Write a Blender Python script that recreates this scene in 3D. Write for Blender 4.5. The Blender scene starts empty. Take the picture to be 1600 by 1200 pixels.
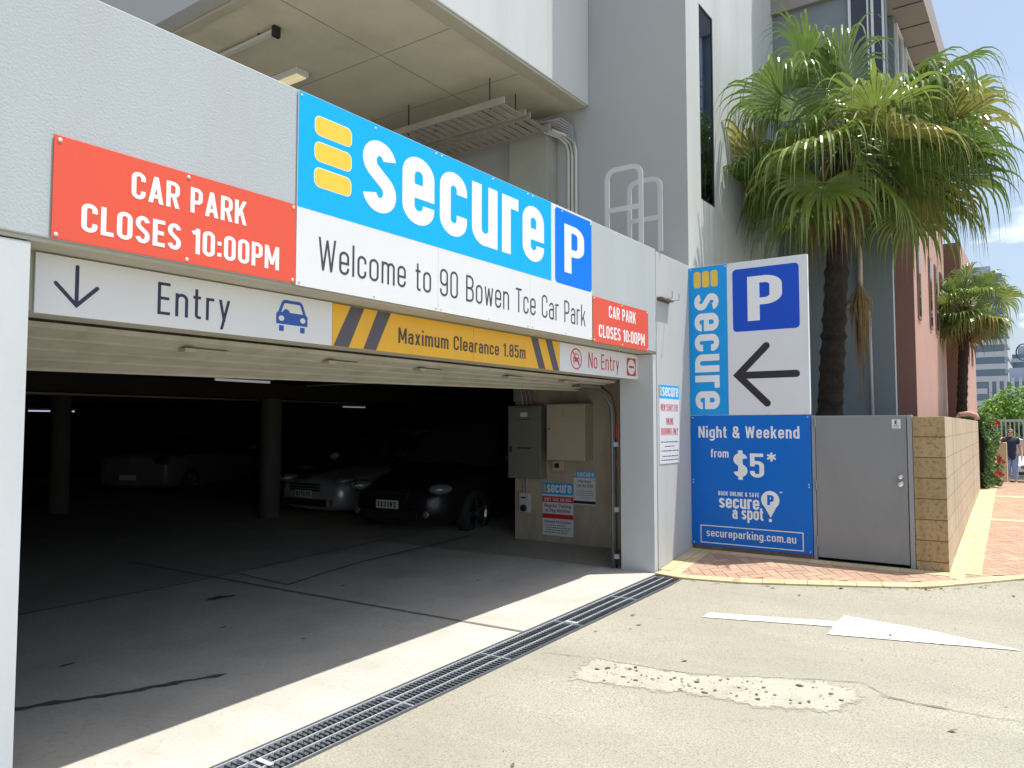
import bpy, bmesh, math, random
from mathutils import Vector, Matrix, noise
C = bpy.context.scene.collection
PI = math.pi
R = math.radians
rnd = random.Random(7)

# ---------------------------------------------------------------- camera, world, sun, exposure
cam = bpy.data.objects.new('camera', bpy.data.cameras.new('camera'))
C.objects.link(cam)
cam.data.sensor_width = 36.0
cam.data.lens = 36.0 * 1189 / 1600
cam.data.clip_start = 0.05
cam.data.clip_end = 3000
cam.location = (0, -3.395, 1.55)
_a, _p = R(35.2), R(3.129)
fwd = Vector((math.cos(_a) * math.cos(_p), math.sin(_a) * math.cos(_p), math.sin(_p)))
cam.rotation_euler = fwd.to_track_quat('-Z', 'Y').to_euler()
bpy.context.scene.camera = cam

TO_SUN = Vector((0.167, -0.25, 1.0)).normalized()
SUN_EL = math.asin(TO_SUN.z)
SUN_AZ = math.atan2(TO_SUN.x, TO_SUN.y)
world = bpy.data.worlds.new('World')
bpy.context.scene.world = world
world.use_nodes = True
wn, wl = world.node_tree.nodes, world.node_tree.links
wn.clear()
w_out = wn.new('ShaderNodeOutputWorld')
w_bg = wn.new('ShaderNodeBackground')
w_sky = wn.new('ShaderNodeTexSky')
w_sky.sky_type = 'NISHITA'
w_sky.sun_disc = False
w_sky.sun_elevation = SUN_EL
w_sky.sun_rotation = SUN_AZ
w_sky.air_density = 1.0
w_sky.dust_density = 3.2
w_sky.ozone_density = 1.2
w_bg.inputs['Strength'].default_value = 0.145
w_tc = wn.new('ShaderNodeTexCoord')
w_map = wn.new('ShaderNodeMapping')
w_map.inputs['Scale'].default_value = (1.6, 1.6, 5.0)
w_map.inputs['Location'].default_value = (0.3, 0.5, 0.1)
w_nz = wn.new('ShaderNodeTexNoise')
w_nz.inputs['Scale'].default_value = 2.6
w_nz.inputs['Detail'].default_value = 9
w_nz.inputs['Roughness'].default_value = 0.55
w_rmp = wn.new('ShaderNodeValToRGB')
w_rmp.color_ramp.elements[0].position = 0.50
w_rmp.color_ramp.elements[1].position = 0.66
w_sep = wn.new('ShaderNodeSeparateXYZ')
w_low = wn.new('ShaderNodeMapRange')      # clouds sit low over the horizon
w_low.inputs['From Min'].default_value = 0.36
w_low.inputs['From Max'].default_value = 0.10
w_mul = wn.new('ShaderNodeMath'); w_mul.operation = 'MULTIPLY'
w_mix = wn.new('ShaderNodeMix'); w_mix.data_type = 'RGBA'
w_mix.inputs['B'].default_value = (13.0, 13.0, 13.2, 1)
wl.new(w_tc.outputs['Generated'], w_map.inputs['Vector'])
wl.new(w_map.outputs['Vector'], w_nz.inputs['Vector'])
wl.new(w_nz.outputs['Fac'], w_rmp.inputs['Fac'])
wl.new(w_tc.outputs['Generated'], w_sep.inputs['Vector'])
wl.new(w_sep.outputs['Z'], w_low.inputs['Value'])
wl.new(w_rmp.outputs['Color'], w_mul.inputs[0])
wl.new(w_low.outputs['Result'], w_mul.inputs[1])
wl.new(w_mul.outputs['Value'], w_mix.inputs['Factor'])
w_hz = wn.new('ShaderNodeMix'); w_hz.data_type = 'RGBA'      # thin summer haze
w_hz.inputs['Factor'].default_value = 0.32
w_hz.inputs['B'].default_value = (4.0, 4.9, 6.0, 1)
wl.new(w_sky.outputs['Color'], w_hz.inputs['A'])
wl.new(w_hz.outputs['Result'], w_mix.inputs['A'])
wl.new(w_mix.outputs['Result'], w_bg.inputs['Color'])
wl.new(w_bg.outputs['Background'], w_out.inputs['Surface'])

sun = bpy.data.objects.new('sun', bpy.data.lights.new('sun', 'SUN'))
C.objects.link(sun)
sun.data.energy = 4.6
sun.data.angle = R(0.5)
sun.data.color = (1.0, 0.965, 0.90)
sun.rotation_euler = (-TO_SUN).to_track_quat('-Z', 'Y').to_euler()
vs = bpy.context.scene.view_settings
vs.view_transform = 'Standard'
vs.look = 'None'
vs.gamma = 1.0
vs.exposure = 0.36

# ---------------------------------------------------------------- materials
def mat(name, col, rough=0.6, metal=0.0, var=0.0, vscale=3.0, dirt=None, dirt_amt=0.0, dscale=0.7,
        bump=0.0, bscale=60.0, spec=0.5, speck=None, speck_amt=0.0, sscale=120.0, stretch=None, emit=None, estr=0.0,
        tint=False, trans=0.0, coat=0.0, grain=0.0, gscale=170.0):
    m = bpy.data.materials.new(name)
    m.use_nodes = True
    n, l = m.node_tree.nodes, m.node_tree.links
    b = n['Principled BSDF']
    b.inputs['Base Color'].default_value = (*col, 1)
    b.inputs['Roughness'].default_value = rough
    b.inputs['Metallic'].default_value = metal
    b.inputs['Specular IOR Level'].default_value = spec
    if coat: b.inputs['Coat Weight'].default_value = coat
    geo = n.new('ShaderNodeNewGeometry')
    vec = geo.outputs['Position']
    if stretch:
        mp = n.new('ShaderNodeMapping'); mp.inputs['Scale'].default_value = stretch
        l.new(vec, mp.inputs['Vector']); svec = mp.outputs['Vector']
    else: svec = vec
    cur = None
    def nz(scale, detail, v, rgh=0.55):
        t = n.new('ShaderNodeTexNoise'); t.inputs['Scale'].default_value = scale
        t.inputs['Detail'].default_value = detail; t.inputs['Roughness'].default_value = rgh
        l.new(v, t.inputs['Vector']); return t.outputs['Fac']
    def ramp(s, a, b_):
        t = n.new('ShaderNodeMapRange'); t.inputs['From Min'].default_value = a; t.inputs['From Max'].default_value = b_
        l.new(s, t.inputs['Value']); return t.outputs['Result']
    def mix(fac, A, B, amt):
        mu = n.new('ShaderNodeMath'); mu.operation = 'MULTIPLY'; mu.inputs[1].default_value = amt; l.new(fac, mu.inputs[0])
        mx = n.new('ShaderNodeMix'); mx.data_type = 'RGBA'
        l.new(mu.outputs[0], mx.inputs['Factor'])
        if isinstance(A, tuple): mx.inputs['A'].default_value = (*A, 1)
        else: l.new(A, mx.inputs['A'])
        mx.inputs['B'].default_value = (*B, 1)
        return mx.outputs['Result']
    cur = col
    if tint:
        at = n.new('ShaderNodeAttribute'); at.attribute_name = 'tint'
        cur = at.outputs['Color']
    if var:
        cur = mix(ramp(nz(vscale, 6, vec), .3, .7), cur, tuple(c * (1 - var) for c in col), 1.0 if not tint else .5)
    if dirt:
        cur = mix(ramp(nz(dscale, 8, svec, .65), .45, .75), cur, dirt, dirt_amt)
    if grain:
        cur = mix(ramp(nz(gscale, 2, vec), .38, .62), cur, tuple(c * (1 - grain) for c in col), 1.0)
    if speck:
        cur = mix(ramp(nz(sscale, 3, vec), .56, .66), cur, speck, speck_amt)
    if not isinstance(cur, tuple): l.new(cur, b.inputs['Base Color'])
    if bump:
        bp = n.new('ShaderNodeBump'); bp.inputs['Strength'].default_value = bump; bp.inputs['Distance'].default_value = 0.01
        l.new(nz(bscale, 4, vec), bp.inputs['Height']); l.new(bp.outputs['Normal'], b.inputs['Normal'])
    if emit:
        b.inputs['Emission Color'].default_value = (*emit, 1); b.inputs['Emission Strength'].default_value = estr
    if trans:
        tr = n.new('ShaderNodeBsdfTranslucent'); ms = n.new('ShaderNodeMixShader'); ms.inputs[0].default_value = trans
        if isinstance(cur, tuple): tr.inputs['Color'].default_value = (*[min(1, c * 1.3) for c in cur], 1)
        else: l.new(cur, tr.inputs['Color'])
        l.new(b.outputs[0], ms.inputs[1]); l.new(tr.outputs[0], ms.inputs[2])
        l.new(ms.outputs[0], n['Material Output'].inputs['Surface'])
    return m

M = {}
def D(key, *a, **k): M[key] = mat(key, *a, **k)
D('render', (.44, .485, .505), .85, bump=.22, bscale=85, var=.05, vscale=.8, dirt=(.37, .38, .375), dirt_amt=.3, dscale=1.6, stretch=(1.8, 1.8, .25), spec=.2)
D('smooth_render', (.50, .515, .515), .8, bump=.06, bscale=50, var=.05, vscale=.6, dirt=(.36, .36, .34), dirt_amt=.45, dscale=1.8, stretch=(2, 2, .18), spec=.2)
D('pillar_paint', (.56, .60, .62), .7, bump=.05, bscale=40, var=.05, vscale=1.5, spec=.3, dirt=(.42, .43, .42), dirt_amt=.25, dscale=1.5, stretch=(2, 2, .4))
D('wing_grey', (.40, .415, .42), .85, bump=.05, bscale=50, var=.06, vscale=.5, spec=.2)
D('wing_white', (.58, .61, .615), .8, bump=.04, bscale=40, var=.05, vscale=.5, dirt=(.40, .41, .40), dirt_amt=.5, dscale=1.1, stretch=(1.8, 1.8, .12), spec=.2)
D('wing_blue', (.235, .275, .305), .85, bump=.05, bscale=40, var=.06, vscale=.5, spec=.2, dirt=(.19, .21, .22), dirt_amt=.3, stretch=(1.4, 1.4, .25))
D('soffit', (.60, .565, .45), .85, bump=.08, bscale=30, var=.10, vscale=1.2, dirt=(.30, .27, .20), dirt_amt=.35, dscale=1.3, spec=.15)
D('soffit_trim', (.46, .44, .36), .8, var=.1, vscale=2, spec=.2, dirt=(.3, .27, .2), dirt_amt=.4)
D('column_green', (.36, .37, .32), .7, var=.1, spec=.2)
D('deck_dark', (.13, .12, .10), .9, var=.15, vscale=.7, spec=.1)
D('deck_concrete', (.40, .375, .32), .9, var=.12, vscale=.7, spec=.1)
D('soffit_line', (.27, .25, .20), .9, spec=.1)
D('joint_dark', (.07, .065, .06), .9, spec=.1)
D('pier_concrete', (.52, .44, .345), .85, bump=.15, bscale=25, var=.2, vscale=2.2, dirt=(.24, .18, .13), dirt_amt=.6, dscale=1.6, stretch=(2, 2, .5), spec=.2)
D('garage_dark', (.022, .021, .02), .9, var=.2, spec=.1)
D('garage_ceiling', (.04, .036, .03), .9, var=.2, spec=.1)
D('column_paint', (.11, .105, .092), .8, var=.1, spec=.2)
D('aggregate', (.465, .44, .355), .9, bump=.45, bscale=150, var=.2, vscale=.9, dirt=(.27, .255, .21), dirt_amt=.75, dscale=.8, stretch=(1.5, .5, 1), speck=(.10, .09, .07), speck_amt=.42, sscale=78, spec=.15, grain=.36, gscale=105)
D('slab', (.55, .52, .465), .75, bump=.08, bscale=60, var=.10, vscale=1.6, dirt=(.26, .235, .20), dirt_amt=.42, dscale=1.4, spec=.25, speck=(.33, .30, .26), speck_amt=.4, sscale=30)
D('slab_deep_shade', (.46, .435, .385), .8, var=.2, vscale=1.2, dirt=(.25, .235, .205), dirt_amt=.5, dscale=1.1, spec=.15)  # same slab in a darker tone: the garage's deep shade put into the colour
D('plinth_brick', (.30, .19, .12), .95, var=.35, vscale=16, bump=.5, bscale=60, spec=.1)
D('slab_joint', (.24, .225, .20), .85, var=.3, vscale=9, spec=.2)
D('tar', (.12, .115, .108), .8, var=.3, vscale=20, spec=.2)
D('road_paint', (.78, .77, .74), .7, var=.10, vscale=8, bump=.3, bscale=140, dirt=(.46, .44, .38), dirt_amt=.65, dscale=4, spec=.2, speck=(.5, .48, .42), speck_amt=.5, sscale=70)
D('worn_paint', (.475, .45, .37), .9, var=.12, vscale=9, bump=.5, bscale=140, dirt=(.35, .33, .265), dirt_amt=1.0, dscale=4.2, speck=(.30, .27, .2), speck_amt=.6, sscale=60, spec=.1)
D('chip', (.13, .12, .10), .9, spec=.1)
D('sand', (.22, .17, .11), .95, var=.2, vscale=20, spec=.1)
D('paver_red', (.48, .305, .21), .9, tint=True, var=.25, vscale=14, bump=.25, bscale=110, spec=.15, dirt=(.40, .31, .24), dirt_amt=.3, dscale=3)
D('paver_yellow', (.64, .51, .29), .9, tint=True, var=.2, vscale=12, bump=.25, bscale=110, spec=.15, dirt=(.42, .33, .2), dirt_amt=.3, dscale=3)
D('galv', (.15, .165, .185), .5, .3, var=.3, vscale=12)
D('galv_light', (.56, .60, .63), .45, .3, var=.2, vscale=10)
D('trench', (.02, .02, .021), .9)
D('sign_white', (.735, .745, .765), .35, spec=.5, var=.035, vscale=1.7, dirt=(0.7, 0.7086, 0.7258), dirt_amt=.5, dscale=1.9, stretch=(2.5, 2.5, .5), bump=.02, bscale=4)
D('sign_cyan', (.0, .42, .90), .4, spec=.25, var=.035, vscale=1.7, dirt=(0.012, 0.3732, 0.786), dirt_amt=.5, dscale=1.9, stretch=(2.5, 2.5, .5), bump=.02, bscale=4)
D('strip_cyan', (.008, .34, .82), .4, spec=.3, var=.035, vscale=1.7, dirt=(0.0189, 0.3044, 0.7172), dirt_amt=.5, dscale=1.9, stretch=(2.5, 2.5, .5), bump=.02, bscale=4)
D('sign_blue', (.0, .19, .88), .4, spec=.25)
D('square_blue', (.006, .075, .55), .4, spec=.3)
D('sign_navyblue', (.001, .145, .60), .4, spec=.3, var=.035, vscale=1.7, dirt=(0.0129, 0.1367, 0.528), dirt_amt=.5, dscale=1.9, stretch=(2.5, 2.5, .5), bump=.02, bscale=4)
D('sign_red', (.74, .10, .055), .4, spec=.3, var=.035, vscale=1.7, dirt=(0.6484, 0.098, 0.0593), dirt_amt=.5, dscale=1.9, stretch=(2.5, 2.5, .5), bump=.02, bscale=4)
D('sign_deepred', (.60, .028, .03), .4)
D('sign_yellow', (.84, .45, .010), .4, spec=.5, var=.035, vscale=1.7, dirt=(0.7344, 0.399, 0.0206), dirt_amt=.5, dscale=1.9, stretch=(2.5, 2.5, .5), bump=.02, bscale=4)
D('chip_yellow', (.84, .56, .05), .4)
D('ink_navy', (.022, .022, .065), .45)
D('ink_black', (.02, .017, .024), .45)
D('ink_grey', (.05, .047, .058), .5)
D('ink_stripe', (.085, .08, .10), .5)
D('ink_brown', (.07, .045, .018), .45)
D('ink_blue', (.012, .085, .40), .4)
D('text_white', (.83, .83, .84), .4)
D('screw', (.72, .70, .66), .35, .5)
D('alu_edge', (.45, .46, .47), .4, .7)
D('door_cream', (.42, .40, .335), .6, var=.1, vscale=4, dirt=(.22, .18, .12), dirt_amt=.5, dscale=5, spec=.3)
D('door_dark', (.16, .13, .09), .7, var=.2)
D('gate_grey', (.245, .245, .25), .5, var=.08, vscale=2.5, dirt=(.165, .165, .165), dirt_amt=.5, dscale=2.2, bump=.12, bscale=3, stretch=(1.5, 1.5, .5))
D('gate_frame', (.30, .305, .31), .5, var=.05)
D('chrome', (.75, .75, .76), .15, 1.0)
D('cab_green', (.20, .205, .17), .5, var=.08)
D('cab_beige', (.50, .44, .33), .55, var=.06, dirt=(.3, .25, .17), dirt_amt=.3)
D('pvc', (.55, .55, .53), .5)
D('conduit', (.40, .41, .42), .45, .5, var=.15, vscale=8)
D('hoop_grey', (.50, .515, .52), .55)
D('rail_white', (.60, .61, .62), .5)
D('tray', (.42, .39, .33), .6, .3, var=.2)
D('red_tag', (.55, .03, .03), .5)
D('glass_dark', (.13, .20, .36), .02, 1.0)
D('tube', (.9, .9, 1.0), .5, emit=(.7, .7, 1.0), estr=.6)
D('tube_dim', (.6, .6, .6), .5, emit=(.9, .9, 1.0), estr=.16)
D('lamp_diffuser', (.75, .68, .45), .5, emit=(1, .86, .5), estr=.35)
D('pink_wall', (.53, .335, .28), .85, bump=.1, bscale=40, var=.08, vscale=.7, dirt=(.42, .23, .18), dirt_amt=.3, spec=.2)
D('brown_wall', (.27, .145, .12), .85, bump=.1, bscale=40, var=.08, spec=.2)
D('window_dark', (.03, .03, .04), .1, spec=.8)
D('mullion', (.66, .68, .70), .4)
D('louvre', (.30, .265, .245), .7, var=.06)
D('bark', (.060, .048, .040), .95, var=.4, vscale=14, bump=.8, bscale=40, spec=.1)
D('fibre', (.18, .085, .04), .9, var=.4, vscale=20, spec=.1)
D('flowerstalk', (.40, .14, .06), .8, var=.3, vscale=20)
D('deadleaf', (.30, .20, .09), .85, var=.35, vscale=14, spec=.2, trans=.15)
D('leaf_a', (.165, .265, .055), .25, var=.35, vscale=7, spec=.8, trans=.32)
D('leaf_b', (.26, .35, .075), .25, var=.35, vscale=7, spec=.8, trans=.34)
D('leaf_c', (.40, .40, .11), .32, var=.3, vscale=7, spec=.6, trans=.34)
D('petiole', (.20, .25, .06), .45, var=.2)
D('hedge_a', (.07, .16, .03), .4, var=.4, vscale=9, trans=.15)
D('hedge_b', (.16, .28, .05), .4, var=.3, vscale=9, trans=.2)
D('tree_a', (.16, .32, .04), .5, var=.35, vscale=2, trans=.3)
D('tree_b', (.27, .43, .07), .5, var=.3, vscale=2, trans=.3)
D('flower', (.50, .05, .025), .5)
D('skin', (.50, .29, .20), .5)
D('navy_cloth', (.014, .018, .045), .8)
D('denim', (.23, .32, .52), .85, var=.25, vscale=12)
D('hairbrown', (.17, .10, .07), .6)
D('leather', (.14, .05, .03), .5)
D('lens', (.01, .01, .012), .1)
D('sandal', (.30, .18, .10), .7)
D('car_silver', (.48, .49, .50), .3, .4, coat=.5)
D('car_black', (.010, .010, .012), .3, coat=.15)
D('car_white', (.62, .63, .64), .3, coat=.6)
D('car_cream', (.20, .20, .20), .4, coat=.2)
D('car_dark', (.03, .03, .034), .3, coat=.6)
D('tyre', (.018, .018, .018), .8)
D('rim', (.45, .46, .47), .25, .9)
D('headlamp', (.22, .23, .24), .08, .3, coat=.6)
D('taillamp', (.10, .012, .01), .3)
D('plate', (.68, .68, .64), .5)
D('trim_black', (.015, .015, .016), .5)
D('conc_far', (.45, .48, .53), .8, var=.1, vscale=.05)  # bluish tint stands in for distance haze on the towers
D('conc_cool', (.40, .44, .50), .8)
D('glass_far', (.07, .13, .22), .15, spec=.8)
D('fence_grey', (.40, .42, .43), .5)
D('dirt', (.13, .10, .07), .95, var=.3, vscale=3)
D('sandstone', (.50, .40, .27), .85, var=.15, vscale=3)
D('hinge', (.30, .30, .31), .4, .5)

def block_mat(name, base, dark, mortar, ax, bump, rough_amt):
    m = bpy.data.materials.new(name); m.use_nodes = True
    n, l = m.node_tree.nodes, m.node_tree.links
    b = n['Principled BSDF']; b.inputs['Roughness'].default_value = .9; b.inputs['Specular IOR Level'].default_value = .15
    g = n.new('ShaderNodeNewGeometry'); s = n.new('ShaderNodeSeparateXYZ'); cb = n.new('ShaderNodeCombineXYZ')
    l.new(g.outputs['Position'], s.inputs[0]); l.new(s.outputs[ax], cb.inputs[0])
    zo = n.new('ShaderNodeMath'); zo.operation = 'ADD'; zo.inputs[1].default_value = .16
    l.new(s.outputs['Z'], zo.inputs[0]); l.new(zo.outputs[0], cb.inputs[1])
    br = n.new('ShaderNodeTexBrick'); l.new(cb.outputs[0], br.inputs['Vector'])
    br.inputs['Scale'].default_value = 1.0
    br.inputs['Brick Width'].default_value = .40 if ax == 'X' else 30.0; br.inputs['Row Height'].default_value = .2
    br.inputs['Mortar Size'].default_value = .005; br.inputs['Mortar Smooth'].default_value = .3
    br.inputs['Color1'].default_value = (*base, 1); br.inputs['Color2'].default_value = (*[c * .88 for c in base], 1)
    br.inputs['Mortar'].default_value = (*mortar, 1)
    nz = n.new('ShaderNodeTexNoise'); nz.inputs['Scale'].default_value = 28; nz.inputs['Detail'].default_value = 6
    l.new(g.outputs['Position'], nz.inputs['Vector'])
    mr = n.new('ShaderNodeMapRange'); mr.inputs['From Min'].default_value = .5; mr.inputs['From Max'].default_value = .72
    l.new(nz.outputs['Fac'], mr.inputs['Value'])
    # streaks that run down the wall
    mp = n.new('ShaderNodeMapping'); mp.inputs['Scale'].default_value = (2.6, 2.6, .10); l.new(g.outputs['Position'], mp.inputs['Vector'])
    st = n.new('ShaderNodeTexNoise'); st.inputs['Scale'].default_value = 1.6; st.inputs['Detail'].default_value = 5; l.new(mp.outputs[0], st.inputs['Vector'])
    sr = n.new('ShaderNodeMapRange'); sr.inputs['From Min'].default_value = .54; sr.inputs['From Max'].default_value = .72; sr.inputs['To Max'].default_value = .65
    l.new(st.outputs['Fac'], sr.inputs['Value'])
    mu = n.new('ShaderNodeMath'); mu.operation = 'MULTIPLY'; mu.inputs[1].default_value = rough_amt; l.new(mr.outputs[0], mu.inputs[0])
    m1 = n.new('ShaderNodeMix'); m1.data_type = 'RGBA'; l.new(mu.outputs[0], m1.inputs['Factor'])
    l.new(br.outputs['Color'], m1.inputs['A']); m1.inputs['B'].default_value = (*dark, 1)
    m2 = n.new('ShaderNodeMix'); m2.data_type = 'RGBA'; l.new(sr.outputs[0], m2.inputs['Factor'])
    l.new(m1.outputs['Result'], m2.inputs['A']); m2.inputs['B'].default_value = (*[c * .5 for c in base], 1)
    l.new(m2.outputs['Result'], b.inputs['Base Color'])
    ad = n.new('ShaderNodeMath'); ad.operation = 'MULTIPLY_ADD'; ad.inputs[1].default_value = -1.5; l.new(br.outputs['Fac'], ad.inputs[0]); l.new(nz.outputs['Fac'], ad.inputs[2])
    bp = n.new('ShaderNodeBump'); bp.inputs['Strength'].default_value = bump; bp.inputs['Distance'].default_value = .012
    l.new(ad.outputs[0], bp.inputs['Height']); l.new(bp.outputs['Normal'], b.inputs['Normal'])
    M[name] = m
block_mat('block_side', (.54, .44, .325), (.45, .36, .25), (.33, .26, .18), 'X', .35, .35)
block_mat('block_end', (.44, .31, .165), (.20, .13, .06), (.16, .11, .06), 'Y', 1.0, .8)

def worn_mat(name, like, edge_noise=16):
    """old paint or mortar that thins out to nothing towards its edge (the tint attribute falls from 1 to 0 there)"""
    m = M[like].copy(); m.name = name; n, l = m.node_tree.nodes, m.node_tree.links
    at = n.new('ShaderNodeAttribute'); at.attribute_name = 'tint'
    g = n.new('ShaderNodeNewGeometry'); nz = n.new('ShaderNodeTexNoise'); nz.inputs['Scale'].default_value = edge_noise; nz.inputs['Detail'].default_value = 9; nz.inputs['Roughness'].default_value = .7
    l.new(g.outputs['Position'], nz.inputs['Vector'])
    ad = n.new('ShaderNodeMath'); ad.operation = 'MULTIPLY_ADD'; ad.inputs[1].default_value = 2.2; l.new(nz.outputs['Fac'], ad.inputs[0]); l.new(at.outputs['Fac'], ad.inputs[2])
    mr = n.new('ShaderNodeMapRange'); mr.inputs['From Min'].default_value = 1.28; mr.inputs['From Max'].default_value = 1.75; l.new(ad.outputs[0], mr.inputs['Value'])
    tr = n.new('ShaderNodeBsdfTransparent'); ms = n.new('ShaderNodeMixShader'); l.new(mr.outputs[0], ms.inputs[0]); l.new(tr.outputs[0], ms.inputs[1])
    l.new(n['Principled BSDF'].outputs[0], ms.inputs[2]); l.new(ms.outputs[0], n['Material Output'].inputs['Surface'])
    M[name] = m
worn_mat('worn_edge', 'worn_paint')

# ---------------------------------------------------------------- mesh builder
class MB:
    done = None
    def split(s):
        if s.done is not None and s.f:
            p = MB(); p.v, p.f, p.mi, p.tint = s.v, s.f, s.mi, s.tint; s.done.append(p); s.v, s.f, s.mi, s.tint = [], [], [], []
    def __init__(s): s.v = []; s.f = []; s.mi = []; s.tint = []; s.cur = 0; s.ct = (1, 1, 1)
    def add(s, vs_, fs_):
        o = len(s.v); s.v += [tuple(v) for v in vs_]
        for f in fs_: s.f.append([i + o for i in f]); s.mi.append(s.cur); s.tint.append(s.ct)
        return s
    def poly(s, pts): return s.add(pts, [list(range(len(pts)))])
    def box(s, x0, x1, y0, y1, z0, z1):
        v = [(x0, y0, z0), (x1, y0, z0), (x1, y1, z0), (x0, y1, z0), (x0, y0, z1), (x1, y0, z1), (x1, y1, z1), (x0, y1, z1)]
        return s.add(v, [(0, 3, 2, 1), (4, 5, 6, 7), (0, 1, 5, 4), (1, 2, 6, 5), (2, 3, 7, 6), (3, 0, 4, 7)])
    def prism(s, pts, off):
        n = len(pts); off = Vector(off); a = [Vector(p) for p in pts]; b = [p + off for p in a]
        fs = [list(range(n))[::-1], [i + n for i in range(n)]]
        for i in range(n): j = (i + 1) % n; fs.append((i, j, j + n, i + n))
        return s.add(a + b, fs)
    def tube(s, pts, r, n=8, caps=True):
        pts = [Vector(p) for p in pts]; rs = r if isinstance(r, (list, tuple)) else [r] * len(pts)
        vs_, fs_ = [], []
        up = Vector((0, 0, 1))
        for i, p in enumerate(pts):
            t = (pts[min(i + 1, len(pts) - 1)] - pts[max(i - 1, 0)]).normalized()
            ref = Vector((1, 0, 0)) if abs(t.z) > .95 else up
            a = t.cross(ref).normalized(); b = t.cross(a)
            if i and a.dot(pa) < 0: a = -a; b = -b
            pa = a
            for k in range(n):
                q = 2 * PI * k / n; vs_.append(p + (a * math.cos(q) + b * math.sin(q)) * rs[i])
        for i in range(len(pts) - 1):
            for k in range(n):
                j = (k + 1) % n; fs_.append((i * n + k, i * n + j, i * n + n + j, i * n + n + k))
        if caps: fs_.append(list(range(n))[::-1]); fs_.append([(len(pts) - 1) * n + k for k in range(n)])
        return s.add(vs_, fs_)
    def lathe(s, prof, ctr, axis, n=24):          # prof: (radius, height along axis)
        ax = Vector(axis).normalized(); ref = Vector((1, 0, 0)) if abs(ax.x) < .9 else Vector((0, 1, 0))
        a = ax.cross(ref).normalized(); b = ax.cross(a); c = Vector(ctr); vs_, fs_ = [], []
        for r_, h in prof:
            for k in range(n): q = 2 * PI * k / n; vs_.append(c + ax * h + (a * math.cos(q) + b * math.sin(q)) * r_)
        for i in range(len(prof) - 1):
            for k in range(n): j = (k + 1) % n; fs_.append((i * n + k, i * n + j, i * n + n + j, i * n + n + k))
        return s.add(vs_, fs_)
    def ball(s, c, r, n=10, m=6):
        r = r if isinstance(r, (tuple, list)) else (r, r, r); vs_, fs_ = [], []
        for i in range(m + 1):
            p = PI * i / m
            for k in range(n): q = 2 * PI * k / n; vs_.append((c[0] + r[0] * math.sin(p) * math.cos(q), c[1] + r[1] * math.sin(p) * math.sin(q), c[2] + r[2] * math.cos(p)))
        for i in range(m):
            for k in range(n): j = (k + 1) % n; fs_.append((i * n + k, i * n + n + k, i * n + n + j, i * n + j))
        return s.add(vs_, fs_)
    def build(s, name, mats, parent=None, smooth=False, bevel=0, local=False, tint=False, kind=None):
        me = bpy.data.meshes.new(name); me.from_pydata(s.v, [], s.f)
        for m in (mats if isinstance(mats, (list, tuple)) else [mats]): me.materials.append(M[m])
        me.polygons.foreach_set('material_index', s.mi)
        if smooth: me.polygons.foreach_set('use_smooth', [True] * len(s.f))
        if tint:
            at = me.color_attributes.new('tint', 'FLOAT_COLOR', 'CORNER'); d = []
            for p, t in zip(me.polygons, s.tint):
                if isinstance(t, list):
                    for c_ in t: d += [c_, c_, c_, 1.0]
                    continue
                for _ in range(p.loop_total): d += [*t, 1.0]
            at.data.foreach_set('color', d)
        me.update()
        o = bpy.data.objects.new(name, me); C.objects.link(o)
        if parent:
            o.parent = parent
            if not local:
                off = parent.location if parent.type == 'EMPTY' else Vector((0, 0, 0))
                o.matrix_parent_inverse = Matrix.Translation(-off)
        if bevel:
            b = o.modifiers.new('edge', 'BEVEL'); b.width = bevel; b.segments = 2; b.limit_method = 'ANGLE'; b.angle_limit = R(40)
        if kind: o['kind'] = kind
        return o

def thing(name, label, cat, loc=(0, 0, 0), rotz=0.0, group=None):
    o = bpy.data.objects.new(name, None); C.objects.link(o); o.location = loc; o.rotation_euler = (0, 0, rotz)
    o.empty_display_size = .2
    o['label'] = label; o['category'] = cat
    if group: o['group'] = group
    return o
def tag(o, label, cat, group=None):
    o['label'] = label; o['category'] = cat
    if group: o['group'] = group
    return o
def copy_tree(o, parent=None):
    c = o.copy(); C.objects.link(c)
    if parent: c.parent = parent; c.matrix_parent_inverse = o.matrix_parent_inverse.copy()
    for ch in list(o.children): copy_tree(ch, c)
    return c

XS = [-400, -30, 7.0, 7.4, 7.9, 8.4, 9.5, 12, 15, 17, 20, 24, 28, 40, 60, 400]
ZS = [-9.5, -.82, -.0087, .015, .08, .14, .18, .24, .30, .33, .27, .05, -.27, -.8, -1.3, -6]
def zg(x):
    if x <= XS[0]: return ZS[0]
    for i in range(len(XS) - 1):
        if x <= XS[i + 1]: return ZS[i] + (ZS[i + 1] - ZS[i]) * (x - XS[i]) / (XS[i + 1] - XS[i])
    return ZS[-1]

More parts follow.
